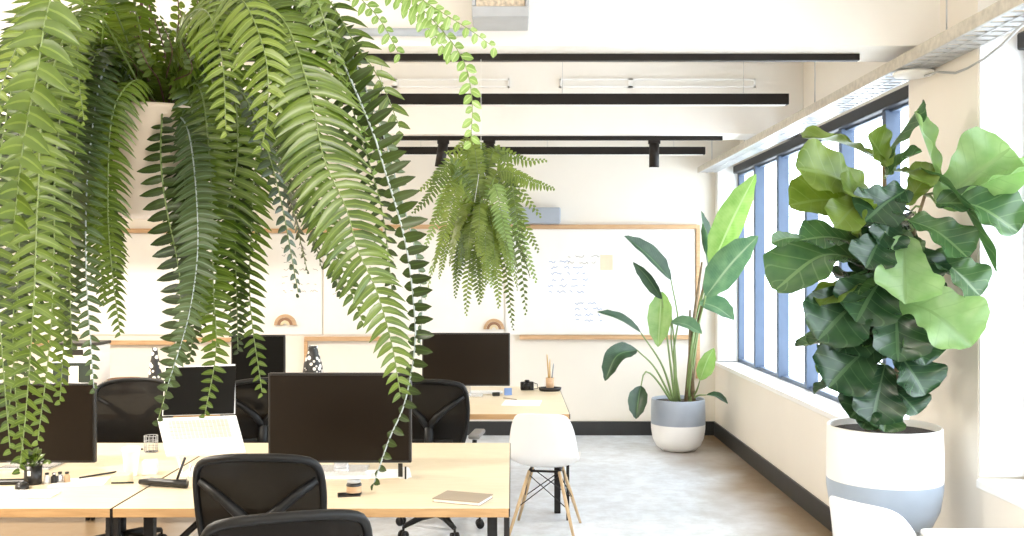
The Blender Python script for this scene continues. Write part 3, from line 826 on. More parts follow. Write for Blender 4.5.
for b_, tp, w, mt, nr, sg in H:
    fig_leaf(q(*b_), q(*tp), w * k_, mt, nr, sg)
# small curled leaf at far left
fig_leaf(q(800, 238, 4.36), q(771, 243, 4.3), 16 * k_, 'mid', V((0, -1, .3)), .01, stalk=False)
for i in range(58):     # inner and rear leaves all round the stems
    tr = rf.choice(trunks); f = rf.uniform(.2, .97); pth = smooth_path(tr, 21); c = pth[int(f * 20)]
    a = rf.uniform(-.5, PI + .5) if i % 3 else rf.uniform(PI + .2, 2 * PI - .2)
    rr = .05; L = rf.uniform(.18, .27) * (.75 if c.z < 1.25 else 1)
    d = V((math.cos(a), math.sin(a), 0))
    el = rf.uniform(-.7, .3)
    base = c + d * rr + V((0, 0, .03)); tip = base + (d * math.cos(el) + V((0, 0, math.sin(el)))) * L
    if tip.x > 2.09: continue
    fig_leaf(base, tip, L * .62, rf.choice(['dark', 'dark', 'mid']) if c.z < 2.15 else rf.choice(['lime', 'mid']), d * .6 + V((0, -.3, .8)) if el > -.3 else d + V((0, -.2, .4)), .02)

# ------------------------------------------------------------------ bird of paradise
bop = thing('bird_of_paradise_plant', 'tall bird of paradise plant with long paddle leaves in the far corner planter', 'plant', (1.605, 9.47, .43))
BO = V((1.605, 9.47, .43)); rb = random.Random(9)
def bop_leaf(base, tip, w, mat, normal, stalk, cup=.3, twist=0, mid=None):
    Yk = 9.45 / FPX
    B_ = P(*base); T = P(*tip)
    m = P(*mid) if mid else B_.lerp(T, .5) + V((0, 0, .03))
    vs, fs, uv = blade([B_, m, T], w * Yk, normal, paddle, cup, .012, 18, 8, rb, 3, twist)
    mb = MB().add([v - BO for v in vs], fs, 0, uv, True)
    pts = smooth_path([P(*s) for s in stalk] + [B_], 12)
    mb.tube([p - BO for p in pts], [.013 - .007 * i / 11 for i in range(12)], 6, mi=1)
    mb.build('leaf', [S[mat], M['stem']], bop)
Y0 = 9.45
bop_leaf((671, 280, 9.3), (624, 236, 9.2), 22, 'dark', V((.5, -.8, .6)), [(676, 402, Y0), (674, 350, 9.4), (678, 320, 9.35)])
bop_leaf((662, 299, 9.35), (633, 262, 9.3), 13, 'dark', V((-.6, -.6, .2)), [(675, 402, Y0), (668, 345, 9.4)])
bop_leaf((662, 292, 9.4), (658, 347, 9.3), 24, 'lime', V((-.2, -1, .1)), [(677, 402, Y0), (674, 340, 9.45), (668, 300, 9.45)])
bop_leaf((641, 333, 9.3), (597, 312, 9.15), 15, 'dark', V((.2, -.55, .9)), [(674, 402, Y0), (662, 365, 9.4)])
bop_leaf((637, 350, 9.3), (605, 381, 9.15), 20, 'dark', V((-.4, -1, .5)), [(673, 402, Y0), (655, 368, 9.4)], mid=(617, 356, 9.2))
bop_leaf((641, 386, 9.3), (636, 419, 9.2), 19, 'dark', V((-.3, -1, .2)), [(672, 402, Y0), (655, 378, 9.4), (645, 372, 9.35)])
bop_leaf((711, 268, 9.25), (756, 174, 9.0), 31, 'lime', V((-.5, -.85, .2)), [(690, 402, Y0), (694, 330, 9.4)], cup=.2)
bop_leaf((706, 296, 9.2), (758, 236, 8.9), 34, 'mid', V((-.3, -.9, .45)), [(688, 402, Y0), (694, 345, 9.35)], cup=.2)
bop_leaf((708, 268, 9.45), (701, 211, 9.4), 19, 'dark', V((.8, -.7, .1)), [(686, 402, Y0), (696, 320, 9.45)])
bop_leaf((712, 262, 9.4), (703, 222, 9.3), 12, 'mid', V((-.9, -.5, .1)), [(688, 402, Y0), (700, 320, 9.45)])
bop_leaf((700, 302, 9.3), (734, 320, 9.1), 22, 'mid', V((.1, -.9, .6)), [(686, 402, Y0), (692, 340, 9.4)])
bop_leaf((671, 322, 9.3), (702, 334, 9.15), 17, 'mid', V((0, -.8, .9)), [(680, 402, Y0), (672, 350, 9.4)])
bop_leaf((700, 380, 9.3), (714, 348, 9.2), 17, 'lime', V((.1, -1, .2)), [(688, 402, Y0), (696, 392, 9.4)])
bop_leaf((706, 395, 9.3), (728, 404, 9.15), 9, 'dark', V((0, -.6, 1)), [(688, 404, Y0), (697, 396, 9.4)])
for a, b_ in (((686, 404, 9.45), (702, 262, 9.42)), ((690, 404, 9.5), (706, 270, 9.42)), ((694, 404, 9.43), (690, 310, 9.4))):
    MB().tube([P(*a) - BO, P((a[0] + b_[0]) / 2 - 2, (a[1] + b_[1]) / 2, a[2]) - BO, P(*b_) - BO], [.022, .018, .009], 8).build('stalk', M['trunk'], bop)

# ================================================================== FERNS
def frond(parent, org, path, n, Lmax, wid, mat, rach, normal=None, center=None, fwd=.25, droop=.25, rs=1., ls=1., start=.12, rnd=random, shape='fern', jit=.12, rad=.0016, nst=5, name='frond', curl=0., tipmin=.22):
    org = V(org); p = smooth_path(path, n * 2 + 1); mb = MB(); m = len(p)
    step = sum(((b_ - a).length for a, b_ in zip(p, p[1:])), 0) / n
    for i in range(m):
        pass
    for k in range(n + 1):
        i = min(m - 1, k * 2); u = k / n
        if u < start: continue
        T = (p[min(i + 1, m - 1)] - p[max(i - 1, 0)]).normalized()
        if normal is not None: nr = V(normal)
        else:
            o_ = p[i] - V(center); o_.z = 0; o_ = o_.normalized() if o_.length > .02 else V((0, -1, 0))
            nr = o_ + V((0, 0, .55)) 
        nr = nr - T * nr.dot(T)
        nr = nr.normalized() if nr.length > 1e-3 else T.orthogonal().normalized()
        Sd = T.cross(nr).normalized()
        uu = (u - start) / (1 - start)
        env = min(1, .45 + uu * 3.2) * (1 - max(0, (uu - .45) / .55) ** 1.6 * (1 - tipmin))
        for sgn, scl in ((-1, ls), (1, rs)):
            if scl <= 0: continue
            L = Lmax * env * scl * rnd.uniform(1 - jit, 1 + jit * .6)
            f = fwd + rnd.uniform(-.1, .1) + .25 * max(0, uu - .7)
            d = (Sd * sgn * math.cos(f) + T * math.sin(f) + nr * rnd.uniform(-.15, .2)).normalized()
            wd = (T - d * T.dot(d)).normalized()
            roll = rnd.uniform(-.22, .22)
            wd = Matrix.Rotation(roll, 3, d) @ wd
            nn_ = d.cross(wd)
            w = wid * (.55 + .45 * env) * rnd.uniform(.88, 1.1)
            vs = []; uv = []
            if shape == 'fern': prof_ = (.75, 1.0, .92, .66, .08)
            else: prof_ = (.35, .85, 1.0, .8, .15)
            base = p[i] + T * step * (.25 * sgn)
            for a in range(nst):
                t = a / (nst - 1); c = base + d * (L * t) + V((0, 0, -1)) * (L * droop * t * t) + nr * (-curl * L * t * t)
                hw = w / 2 * prof_[a]
                vs += [c - wd * hw - nn_ * hw * .28, c, c + wd * hw - nn_ * hw * .28]
                uv += [(t, 0), (t, .5), (t, 1)]
            fs = []
            for a in range(nst - 1):
                for b_ in (0, 1): fs.append((a * 3 + b_, a * 3 + b_ + 1, a * 3 + b_ + 4, a * 3 + b_ + 3))
            mb.add([x - org for x in vs], fs, 0, uv, True)
    pr = [x - org for x in p]
    mb.tube(pr, [rad * (1 - .6 * i / (m - 1)) for i in range(m)], 5, mi=1)
    return mb.build(name, [F[mat], M[rach]], parent)

def arc(c, az, el, L, g, n=6):
    """a frond that rises and falls: world points"""
    pts = []
    for i in range(n):
        s = i / (n - 1); r = L * s * math.cos(el) * (1 - .22 * s); z = L * (s * math.sin(el) - g * s * s)
        pts.append(V(c) + V((math.cos(az) * r, math.sin(az) * r, z)))
    return pts

# ---- big fern near the camera
CR = P(160, 112, 1.52)
fern = thing('hanging_fern', 'large boston fern hanging close to the view over the desks, fronds trailing low', 'plant', CR)
FC = V(CR)
pot = thing('hanging_pot', 'pale blush hanging pot almost hidden inside the large near fern', 'pot', (FC.x, FC.y, FC.z - .165))
MB().lathe([(.001, 0), (.052, 0), (.06, .006), (.074, .06), (.084, .12), (.088, .158), (.091, .162), (.088, .166), (.08, .162), (.078, .14)], n=36).build('bowl', M['pot_pink'], pot)
MB().lathe([(.001, .142), (.078, .140)], n=30).build('soil', M['soil'], pot)
for k in range(3):
    a = 2 * PI * k / 3 + .4
    MB().tube([(math.cos(a) * .085, math.sin(a) * .085, .16), (0, 0, .62), (0, 0, ZC - (FC.z - .165))], .0022, 6).build('hanger_cord', M['brownstem'], pot)
rr = random.Random(21)
def hero(pts, n, L, w, mat, rach='rachis', **kw):
    kw.setdefault('center', FC + V((0, .12, 0)))
    return frond(fern, FC, [P(*p) for p in pts], n, L, w, mat, rach, rnd=rr, **kw)
# left, nearest frond with broad leaflets
hero([(155, 105, 1.5), (118, -60, 1.25), (75, -70, 1.0), (48, 10, .92), (37, 75, .90), (24, 140, .91), (14, 226, .93)], 44, .041, .021, 'mid', normal=V((.12, -1, .1)), fwd=.12, droop=.38, jit=.04, tipmin=.4)
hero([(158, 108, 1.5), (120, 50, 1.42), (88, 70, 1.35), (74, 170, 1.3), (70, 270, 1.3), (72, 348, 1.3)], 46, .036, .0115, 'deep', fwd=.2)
hero([(158, 108, 1.5), (138, 80, 1.42), (113, 112, 1.36), (108, 200, 1.34), (112, 270, 1.34), (120, 332, 1.35)], 48, .036, .009, 'mid', normal=V((0, -1, .2)), fwd=.0, droop=.65)
hero([(155, 110, 1.5), (110, 62, 1.4), (90, 150, 1.32), (86, 260, 1.3), (94, 388, 1.3)], 46, .030, .010, 'blue', 'rachis_b')
hero([(162, 114, 1.44), (161, 160, 1.40), (166, 205, 1.38), (180, 280, 1.36), (176, 350, 1.36), (158, 421, 1.37)], 26, .033, .0145, 'deep', normal=V((0, -1, .1)), fwd=.02, droop=.06, start=.02)
hero([(165, 110, 1.5), (188, 130, 1.42), (198, 230, 1.34), (190, 310, 1.33), (168, 385, 1.33)], 44, .034, .012, 'blue', 'rachis_b', normal=V((-.1, -1, .1)), fwd=.15)
hero([(168, 110, 1.5), (198, 85, 1.44), (210, 165, 1.40), (213, 280, 1.38), (216, 350, 1.38), (205, 414, 1.38)], 46, .037, .0105, 'mid', normal=V((0, -1, .15)), fwd=.12, droop=.2)
hero([(170, 106, 1.5), (225, 70, 1.46), (238, 150, 1.43), (222, 230, 1.42), (214, 300, 1.42), (212, 345, 1.42)], 36, .058, .0115, 'mid', normal=V((.1, -1, .25)), fwd=.08, droop=.35, jit=.05)
hero([(172, 100, 1.5), (228, 50, 1.5), (256, 110, 1.5), (252, 210, 1.5), (250, 300, 1.52), (262, 392, 1.53)], 46, .036, .010, 'mid', normal=V((.1, -1, .2)), fwd=.3, droop=.3)
# the big bright frond falling to the right
hero([(172, 95, 1.5), (222, 10, 1.38), (278, 15, 1.28), (308, 85, 1.22), (324, 158, 1.2), (346, 208, 1.2), (358, 250, 1.2), (377, 292, 1.2), (392, 345, 1.2), (400, 392, 1.2)], 70, .070, .0125, 'mid', normal=V((.35, -1, .35)), fwd=.18, droop=.45, rs=.78, jit=.07)
hero([(174, 95, 1.5), (215, -10, 1.42), (262, -10, 1.34), (292, 60, 1.28), (304, 140, 1.26), (322, 215, 1.26), (342, 268, 1.26), (362, 320, 1.26)], 66, .044, .0115, 'mid', normal=V((.2, -1, .35)), fwd=.2, droop=.45)
# rightmost, long, with silvery rachis
hero([(175, 95, 1.5), (250, -20, 1.42), (322, 30, 1.33), (366, 115, 1.27), (388, 180, 1.25), (405, 240, 1.24), (413, 295, 1.24), (415, 345, 1.24), (405, 402, 1.24), (389, 440, 1.24), (374, 484, 1.24)], 60, .040, .0145, 'deep', 'rachis_b', normal=V((-.35, -1, .1)), fwd=-.02, droop=.02, rs=.38, rad=.0022, jit=.08)
hero([(175, 95, 1.5), (250, -30, 1.42), (330, 20, 1.34), (376, 115, 1.29), (399, 190, 1.27), (415, 250, 1.26), (422, 300, 1.26), (420, 350, 1.26)], 54, .020, .010, 'blue', 'rachis_b', normal=V((.6, -1, .1)), fwd=.2, droop=.1)
# bright sprays top middle
hero([(170, 92, 1.5), (196, 20, 1.38), (236, -5, 1.28), (264, 50, 1.22), (268, 110, 1.2), (262, 145, 1.2)], 32, .050, .013, 'lime', normal=V((.1, -1, .4)), fwd=.25, droop=.5)
hero([(168, 92, 1.5), (180, 30, 1.4), (205, 10, 1.3), (222, 60, 1.24), (226, 130, 1.22)], 32, .042, .011, 'lime', normal=V((0, -1, .4)), fwd=.25, droop=.4)
hero([(174, 92, 1.5), (248, -40, 1.4), (318, -10, 1.34), (356, 45, 1.3), (380, 80, 1.29), (400, 128, 1.29)], 26, .036, .0125, 'mid', normal=V((.1, -1, .2)), fwd=.5, droop=.35, start=.5, tipmin=.5)
hero([(172, 92, 1.5), (240, -50, 1.4), (300, -30, 1.3), (330, 40, 1.26), (342, 100, 1.26)], 36, .036, .010, 'mid', normal=V((.3, -1, .4)), fwd=.2, droop=.3)
# left lower columns
hero([(150, 105, 1.5), (92, 10, 1.25), (48, 85, 1.10), (38, 200, 1.05), (34, 300, 1.03), (27, 400, 1.04), (20, 468, 1.05)], 62, .040, .0105, 'mid', normal=V((0, -1, .2)), fwd=.25, droop=.25)
hero([(150, 105, 1.5), (82, 30, 1.38), (58, 140, 1.24), (54, 250, 1.22), (50, 340, 1.22), (38, 440, 1.22)], 58, .036, .0105, 'mid', normal=V((.1, -1, .2)), fwd=.25, droop=.25)
hero([(140, 105, 1.5), (45, 10, 1.3), (8, 110, 1.16), (-4, 240, 1.13), (2, 350, 1.13), (10, 448, 1.14)], 56, .038, .0105, 'mid', normal=V((.2, -1, .2)), fwd=.25, droop=.25)
hero([(145, 105, 1.5), (70, 60, 1.4), (28, 130, 1.3), (20, 230, 1.28), (16, 330, 1.28), (8, 420, 1.28)], 50, .038, .011, 'deep', normal=V((.2, -1, .2)))
hero([(150, 105, 1.5), (95, 70, 1.42), (62, 130, 1.36), (52, 210, 1.34), (44, 300, 1.34)], 44, .036, .011, 'deep', normal=V((.2, -1, .2)))
hero([(155, 108, 1.5), (115, 80, 1.45), (98, 150, 1.42), (98, 230, 1.42), (104, 300, 1.42)], 40, .036, .0105, 'mid', normal=V((0, -1, .1)), droop=.5)
hero([(150, 100, 1.5), (100, -20, 1.3), (60, -30, 1.2), (20, 40, 1.12), (-10, 120, 1.1)], 40, .036, .0115, 'lime', normal=V((.1, -1, .4)))
hero([(150, 100, 1.5), (110, 0, 1.36), (86, -5, 1.28), (78, 60, 1.22), (84, 120, 1.2)], 34, .022, .010, 'lime', 'rachis', normal=V((0, -1, .3)))
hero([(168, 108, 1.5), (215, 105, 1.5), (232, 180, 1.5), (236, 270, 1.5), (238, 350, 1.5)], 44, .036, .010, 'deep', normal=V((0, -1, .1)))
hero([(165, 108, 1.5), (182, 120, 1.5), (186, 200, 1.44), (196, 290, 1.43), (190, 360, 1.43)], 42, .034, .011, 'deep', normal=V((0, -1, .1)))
for pth, mt in (([(150, 108, 1.5), (118, 70, 1.52), (104, 130, 1.54), (110, 210, 1.55), (118, 290, 1.55)], 'deep'),
                ([(148, 108, 1.5), (95, 60, 1.5), (70, 110, 1.5), (66, 200, 1.5), (60, 300, 1.5)], 'deep'),
                ([(145, 108, 1.5), (75, 40, 1.48), (36, 90, 1.46), (32, 190, 1.45), (28, 300, 1.45), (30, 380, 1.45)], 'deep'),
                ([(142, 106, 1.5), (50, 20, 1.45), (10, 60, 1.4), (-2, 170, 1.38), (0, 300, 1.38)], 'deep'),
                ([(172, 100, 1.5), (235, 20, 1.5), (275, 40, 1.45), (292, 100, 1.42), (304, 170, 1.42)], 'deep'),
                ([(172, 98, 1.5), (240, -10, 1.45), (300, 10, 1.4), (338, 70, 1.36), (362, 140, 1.35), (382, 210, 1.35), (392, 290, 1.35)], 'deep'),
                ([(172, 98, 1.5), (225, 0, 1.42), (265, 20, 1.36), (285, 90, 1.33), (300, 160, 1.32), (318, 230, 1.32), (340, 290, 1.32)], 'deep'),
                ([(150, 105, 1.5), (100, 60, 1.46), (70, 180, 1.42), (66, 300, 1.4), (60, 400, 1.4)], 'mid'),
                ([(148, 105, 1.5), (90, 40, 1.42), (30, 150, 1.32), (14, 300, 1.28), (16, 400, 1.28), (24, 455, 1.28)], 'mid')):
    hero(pth, 46, .036, .0115, mt, normal=V((0, -1, .2)))
# fronds all round the crown
for i in range(22):
    az = 2 * PI * i / 22 + rr.uniform(-.15, .15); el = rr.uniform(.7, 1.35); L = rr.uniform(.30, .50)
    if abs((az - 1.5 * PI)) < .38: az += PI * .8
    pts = arc(FC + V((math.cos(az) * .03, math.sin(az) * .03, 0)), az, el, L, rr.uniform(.9, 1.5))
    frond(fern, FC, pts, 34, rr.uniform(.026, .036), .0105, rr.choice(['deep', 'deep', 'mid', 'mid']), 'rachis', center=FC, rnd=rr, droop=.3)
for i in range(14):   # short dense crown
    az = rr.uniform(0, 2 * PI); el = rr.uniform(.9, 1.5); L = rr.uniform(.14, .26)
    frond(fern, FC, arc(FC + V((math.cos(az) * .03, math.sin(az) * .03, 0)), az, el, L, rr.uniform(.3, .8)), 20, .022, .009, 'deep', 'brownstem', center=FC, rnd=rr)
# thin purple-brown sprigs with small round leaflets
for (x, y, s_) in ((100, 40, 0), (125, 20, 1), (150, 5, 0), (178, 0, 1), (198, 10, 0), (92, 75, 1), (118, 55, 0), (140, 40, 1), (108, 15, 0), (132, 60, 0), (160, 35, 0), (172, 50, 0), (186, 40, 1), (148, 65, 0), (104, 88, 0), (205, 48, 0), (192, 70, 0), (84, 50, 0)):
    pts = [P(160 + rr.uniform(-12, 12), 112, 1.5), P((x + 160) / 2 + rr.uniform(-8, 8), (y + 112) / 2 - 8, 1.46), P(x, y, 1.42), P(x - 10 + rr.uniform(-8, 8), y - 30, 1.40)]
    frond(fern, FC, pts, 16, .017, .012, 'lime' if s_ else 'mid', 'brownstem', normal=V((0, -1, .3)), rnd=rr, shape='round', fwd=.5, rad=.0018, name='sprig')
# trailing sprig with small rounded leaflets, arching across the top
def sprig(pts, n, L, w, mat='young', **kw):
    w *= .9
    frond(fern, FC, [P(*p) for p in pts], n, L, w, mat, 'rachis', normal=V((0, -1, .25)), rnd=rr, shape='round', fwd=.35, jit=.3, name='trailing_sprig', start=kw.get('start', .3), tipmin=.55, rad=.0012, droop=.3)
sprig([(172, 92, 1.5), (240, -60, 1.4), (330, -60, 1.3), (400, -10, 1.25), (440, 28, 1.22), (464, 62, 1.22), (472, 100, 1.22), (471, 140, 1.22)], 56, .020, .013)
sprig([(172, 92, 1.5), (230, -70, 1.4), (320, -70, 1.3), (385, -25, 1.25), (430, 5, 1.22), (470, 30, 1.2), (492, 46, 1.2)], 54, .018, .012)
sprig([(172, 92, 1.5), (240, -50, 1.4), (310, -40, 1.34), (356, -5, 1.3), (380, 20, 1.28), (398, 52, 1.28)], 40, .018, .012)
sprig([(172, 92, 1.5), (240, -60, 1.4), (330, -50, 1.33), (392, -5, 1.3), (420, 20, 1.3), (448, 52, 1.3)], 46, .018, .012)
sprig([(172, 92, 1.5), (240, -30, 1.4), (300, -10, 1.34), (345, 60, 1.32), (368, 120, 1.32), (378, 165, 1.32)], 40, .020, .011)

# ---- far fern
C2 = P(481, 212, 5.05)
fern2 = thing('hanging_fern', 'smaller airy fern hanging from the first beam in front of the whiteboards', 'plant', C2)
r2 = random.Random(4)
pot2 = thing('hanging_pot', 'small pale pot hidden inside the far airy fern', 'pot', (C2.x, C2.y, C2.z - .14))
MB().lathe([(.001, 0), (.05, 0), (.07, .05), (.08, .12), (.085, .13), (.078, .132), (.074, .12)], n=28).build('bowl', M['pot_white'], pot2)
MB().lathe([(.001, .118), (.074, .116)], n=24).build('soil', M['soil'], pot2)
for k in range(3):
    a = 2 * PI * k / 3
    MB().tube([(math.cos(a) * .08, math.sin(a) * .08, .13), (0, 0, .40), (0, 0, 2.826 - (C2.z - .14))], .0012, 5).build('hanger_cord', M['plastic_w2'], pot2)
def f2(pts, n, L, w, mat='mid', **kw):
    frond(fern2, C2, [P(*p) for p in pts], n, L, w, mat, 'rachis', rnd=r2, normal=V((0, -1, .3)), rad=.002, **kw)
tips = [((468, 150), (446, 152)), ((455, 165), (420, 190)), ((450, 178), (414, 212)), ((452, 190), (424, 250)), ((458, 200), (436, 262)),
        ((462, 210), (455, 280)), ((468, 215), (470, 268)), ((475, 220), (480, 302)), ((484, 222), (492, 285)), ((490, 220), (499, 306)),
        ((500, 185), (538, 250)), ((505, 175), (553, 188)), ((510, 190), (526, 312)), ((495, 200), (512, 270)), ((500, 160), (545, 160)),
        ((490, 160), (520, 158)), ((472, 160), (462, 150)), ((478, 155), (478, 150)), ((505, 200), (536, 280)), ((497, 165), (540, 215)), ((463, 175), (432, 222))]
for i, (m_, t_) in enumerate(tips):
    dpt = r2.uniform(-.25, .2)
    y1 = min(m_[1], 205) - 10 + r2.uniform(-6, 6)
    f2([(481, 210, 5.05), ((481 + m_[0]) / 2, min(198, y1 + 12), 5.05 + dpt * .3), (m_[0], y1 + 4 if t_[1] < 200 else m_[1] - 14, 5.05 + dpt * .7), ((m_[0] + t_[0]) / 2 + (2 if t_[0] > 480 else -2), (m_[1] + t_[1]) / 2, 5.05 + dpt), (t_[0], t_[1], 5.05 + dpt)],
       30, .052 if i % 3 else .044, .019, ['lime', 'lime', 'mid', 'young', 'lime'][i % 5], droop=.3)
for i in range(26):
    az = 2 * PI * i / 26 + r2.uniform(-.15, .15); el = r2.uniform(.1, .95); L = r2.uniform(.22, .42)
    frond(fern2, C2, arc(C2, az, el, L, r2.uniform(1.0, 1.8)), 26, .046, .018, r2.choice(['mid', 'lime', 'lime', 'mid']), 'rachis', center=C2, rnd=r2, rad=.002)

# ================================================================== SMALL THINGS ON THE DESKS
DZ = .74
def D_(px, py):   # point of the desk surface under a pixel
    Y = (EYE - DZ) * FPX / (py - HY); return V(((px - CX) * Y / FPX, Y, DZ))
def flat(name, mb, m, px, py, rz, lab, cat, bevel=.002, group=None):
    o = mb.build(name, m, None, bevel); o.location = D_(px, py); o.rotation_euler = (0, 0, rz); tag(o, lab, cat, group); return o
# notebook
t = thing('notebook', 'closed taupe notebook lying on the nearest desk at its right end', 'notebook', D_(463, 500), -.35)
MB().b2(-.105, .105, -.075, .075, .002, .013).build('pages', M['paper'], t)
MB().b2(-.11, .11, -.08, .08, .013, .017).b2(-.11, .11, -.08, .08, 0, .002).build('cover', M['cover'], t, .001)
# jar
t = thing('small_jar', 'small dark jar with a brown label in front of the wide monitor', 'jar', D_(354, 494))
MB().lathe([(.001, 0), (.032, 0), (.034, .004), (.034, .045), (.028, .052), (.001, .052)], n=24).build('jar_body', M['bezel'], t)
MB().lathe([(.0345, .010), (.0345, .038)], n=24).build('label', M['cork'], t)
MB().lathe([(.001, .052), (.03, .052), (.03, .062), (.001, .062)], n=24).build('lid', M['grey'], t)
flat('coaster', MB().b2(-.05, .05, -.04, .04, 0, .004), M['bezel'], 349, 495, .2, 'thin black coaster under the small dark jar', 'coaster')
# keyboard in front of wide monitor
def keyboard(px, py, rz, lab, w=.42):
    t = thing('computer_keyboard', lab, 'keyboard', D_(px, py), rz)
    MB().b2(-w / 2, w / 2, -.06, .06, 0, .012).build('keyboard_body', M['plastic_w'], t, .004)
    k = MB()
    for r in range(5):
        for c in range(17):
            x = -w / 2 + .012 + c * (w - .02) / 17; y = -.05 + r * .021
            k.b2(x, x + (w - .02) / 17 - .004, y, y + .017, .012, .016)
    k.build('keys', M['plastic_w2'], t)
keyboard(335, 477, .03, 'white keyboard on the nearest desk under the wide monitor', .34)
keyboard(5, 496, .02, 'white keyboard at the near left edge of the desk', .44)
flat('paper_sheet', MB().b2(-.15, .15, -.10, .10, 0, .002), M['paper'], 380, 474, .15, 'white sheet of paper under the right side of the wide monitor', 'paper', 0)
flat('paper_sheet', MB().b2(-.10, .10, -.07, .07, 0, .003), M['paper'], 225, 466, -.2, 'white sheet of paper just in front of the laptop', 'paper', 0)
# plug adapter at the right of the monitor
t = thing('power_adapter', 'small black and white adapter beside the foot of the wide monitor', 'adapter', D_(404, 478))
MB().b2(-.022, .022, -.02, .02, 0, .05).build('adapter_body', M['plastic_w'], t, .004)
MB().b2(-.026, -.004, -.024, -.018, .01, .075).b2(.006, .014, -.03, -.018, 0, .06).build('plug', M['bezel'], t, .002)
# cup
t = thing('paper_cup', 'white paper cup on the near left desk', 'cup', D_(131, 476))
MB().lathe([(.001, 0), (.028, 0), (.030, .004), (.042, .125), (.044, .128), (.041, .13), (.040, .12), (.029, .012), (.001, .01)], n=28).build('cup_wall', M['cup'], t)
MB().lathe([(.0445, .124), (.046, .132), (.040, .142), (.001, .143)], n=28).build('lid', M['plastic_w'], t)
o = flat('white_box', MB().b2(-.035, .035, -.03, .03, 0, .07), M['plastic_w'], 150, 474, .2, 'small white cube shaped box next to the paper cup', 'box', .006)
o = flat('sticky_note_pad', MB().b2(-.04, .04, -.04, .04, 0, .035), M['cream'], 122, 481, .1, 'cream block of notes in front of the paper cup', 'note pad', .002)
flat('green_pen', MB().tube([(-.05, 0, .005), (.05, .01, .005)], .004, 8), M['green_dark'], 122, 484, 0, 'thin dark green pen lying before the cream note block', 'pen', 0)
# pen
flat('pen', MB().tube([(-.06, -.07, .006), (.06, .07, .006)], .0045, 8), M['bezel'], 98, 476, 0, 'black pen lying diagonally left of the paper cup', 'pen', 0)
flat('paper_sheet', MB().b2(-.12, .12, -.09, .09, 0, .002), M['paper'], 80, 482, .2, 'white sheet of paper under the black pen', 'paper', 0)
# black desk stand
t = thing('desk_stand', 'black elongated stand with two slanted rods beside the office chair, near left desk', 'desk stand', D_(163, 487), -.22)
MB().tube([(-.12, 0, .018), (-.06, 0, .022), (.05, 0, .02), (.12, 0, .02)], [.012, .02, .018, .022], 10).build('bar', M['bezel'], t)
MB().tube([(.065, .0, .02), (.095, .03, .135)], .006, 8).build('rod', M['bezel'], t)
MB().tube([(.115, .0, .02), (.125, .03, .10)], .005, 8).build('rod', M['chrome'], t)
# black cup with seedling
t = thing('seedling_cup', 'black cup with a pale square mark on the near left desk', 'cup', D_(33, 484))
MB().lathe([(.001, 0), (.036, 0), (.038, .004), (.040, .09), (.037, .09), (.034, .075), (.001, .074)], n=28).build('cup_wall', M['bezel'], t)
MB().b2(-.008, .008, -.0395, -.036, .045, .068).build('mark', M['plastic_w'], t)
c3 = D_(33, 484) + V((0, 0, .075))
sd = thing('seedling', 'leafy green seedling growing in the black cup', 'plant', c3)
r3 = random.Random(2)
for i in range(26):
    az = r3.uniform(0, 2 * PI); el = r3.uniform(.3, 1.4); L = r3.uniform(.06, .12)
    d = V((math.cos(az) * math.cos(el), math.sin(az) * math.cos(el), math.sin(el)))
    tip = d * L + V((0, 0, -.01)); b0 = d * L * .45
    vs, fs, uv = blade([b0, b0.lerp(tip, .5) + V((0, 0, .008)), tip], L * .38, V((0, -.4, 1)), paddle, .2, .02, 8, 4, r3)
    MB().add(vs, fs, 0, uv, True).tube([(0, 0, 0), b0], .0015, 5, mi=1).build('leaf', [F['mid' if i % 2 else 'deep'], M['stem']], sd)
# eyeglasses and small clutter row
t = thing('computer_mouse', 'dark mouse on the near left desk before the black cup', 'mouse', D_(22, 489), .3)
mm = MB(); mm.lathe([(.001, .032), (.018, .030), (.028, .02), (.03, .008), (.028, 0), (.001, 0)], n=20); mm.v = [(x, y * 1.7, z) for x, y, z in mm.v]; mm.build('mouse_body', M['bezel'], t)
MB().b2(-.002, .002, .012, .03, .028, .033).build('scroll_wheel', M['grey'], t)
for i, (px, py, m, l) in enumerate(((47, 483, 'plastic_w', 'white small bottle standing first in the row right of the black cup'), (54, 483, 'bezel', 'black small bottle standing in the row right of the black cup'), (60, 482, 'chrome', 'silver small bottle standing in the row right of the black cup'), (67, 482, 'cork', 'brown small bottle standing last in the row right of the black cup'))):
    t = thing('small_bottle', l, 'bottle', D_(px, py), 0, 'small bottles in a row on the near left desk')
    MB().lathe([(.001, 0), (.013, 0), (.014, .003), (.014, .03), (.007, .036), (.007, .04), (.001, .04)], n=18).build('bottle_body', M[m], t)
    MB().lathe([(.001, .04), (.009, .04), (.009, .048), (.001, .048)], n=18).build('cap', M['bezel' if i != 1 else 'chrome'], t)
for i, (px, py, rz_, l) in enumerate(((8, 484, .1, 'dark flat case near the left edge of the near left desk'),)):
    flat('glasses_case', MB().b2(-.09, .09, -.03, .03, 0, .02), M['bezel'], px, py, rz_, l, 'case', .01)
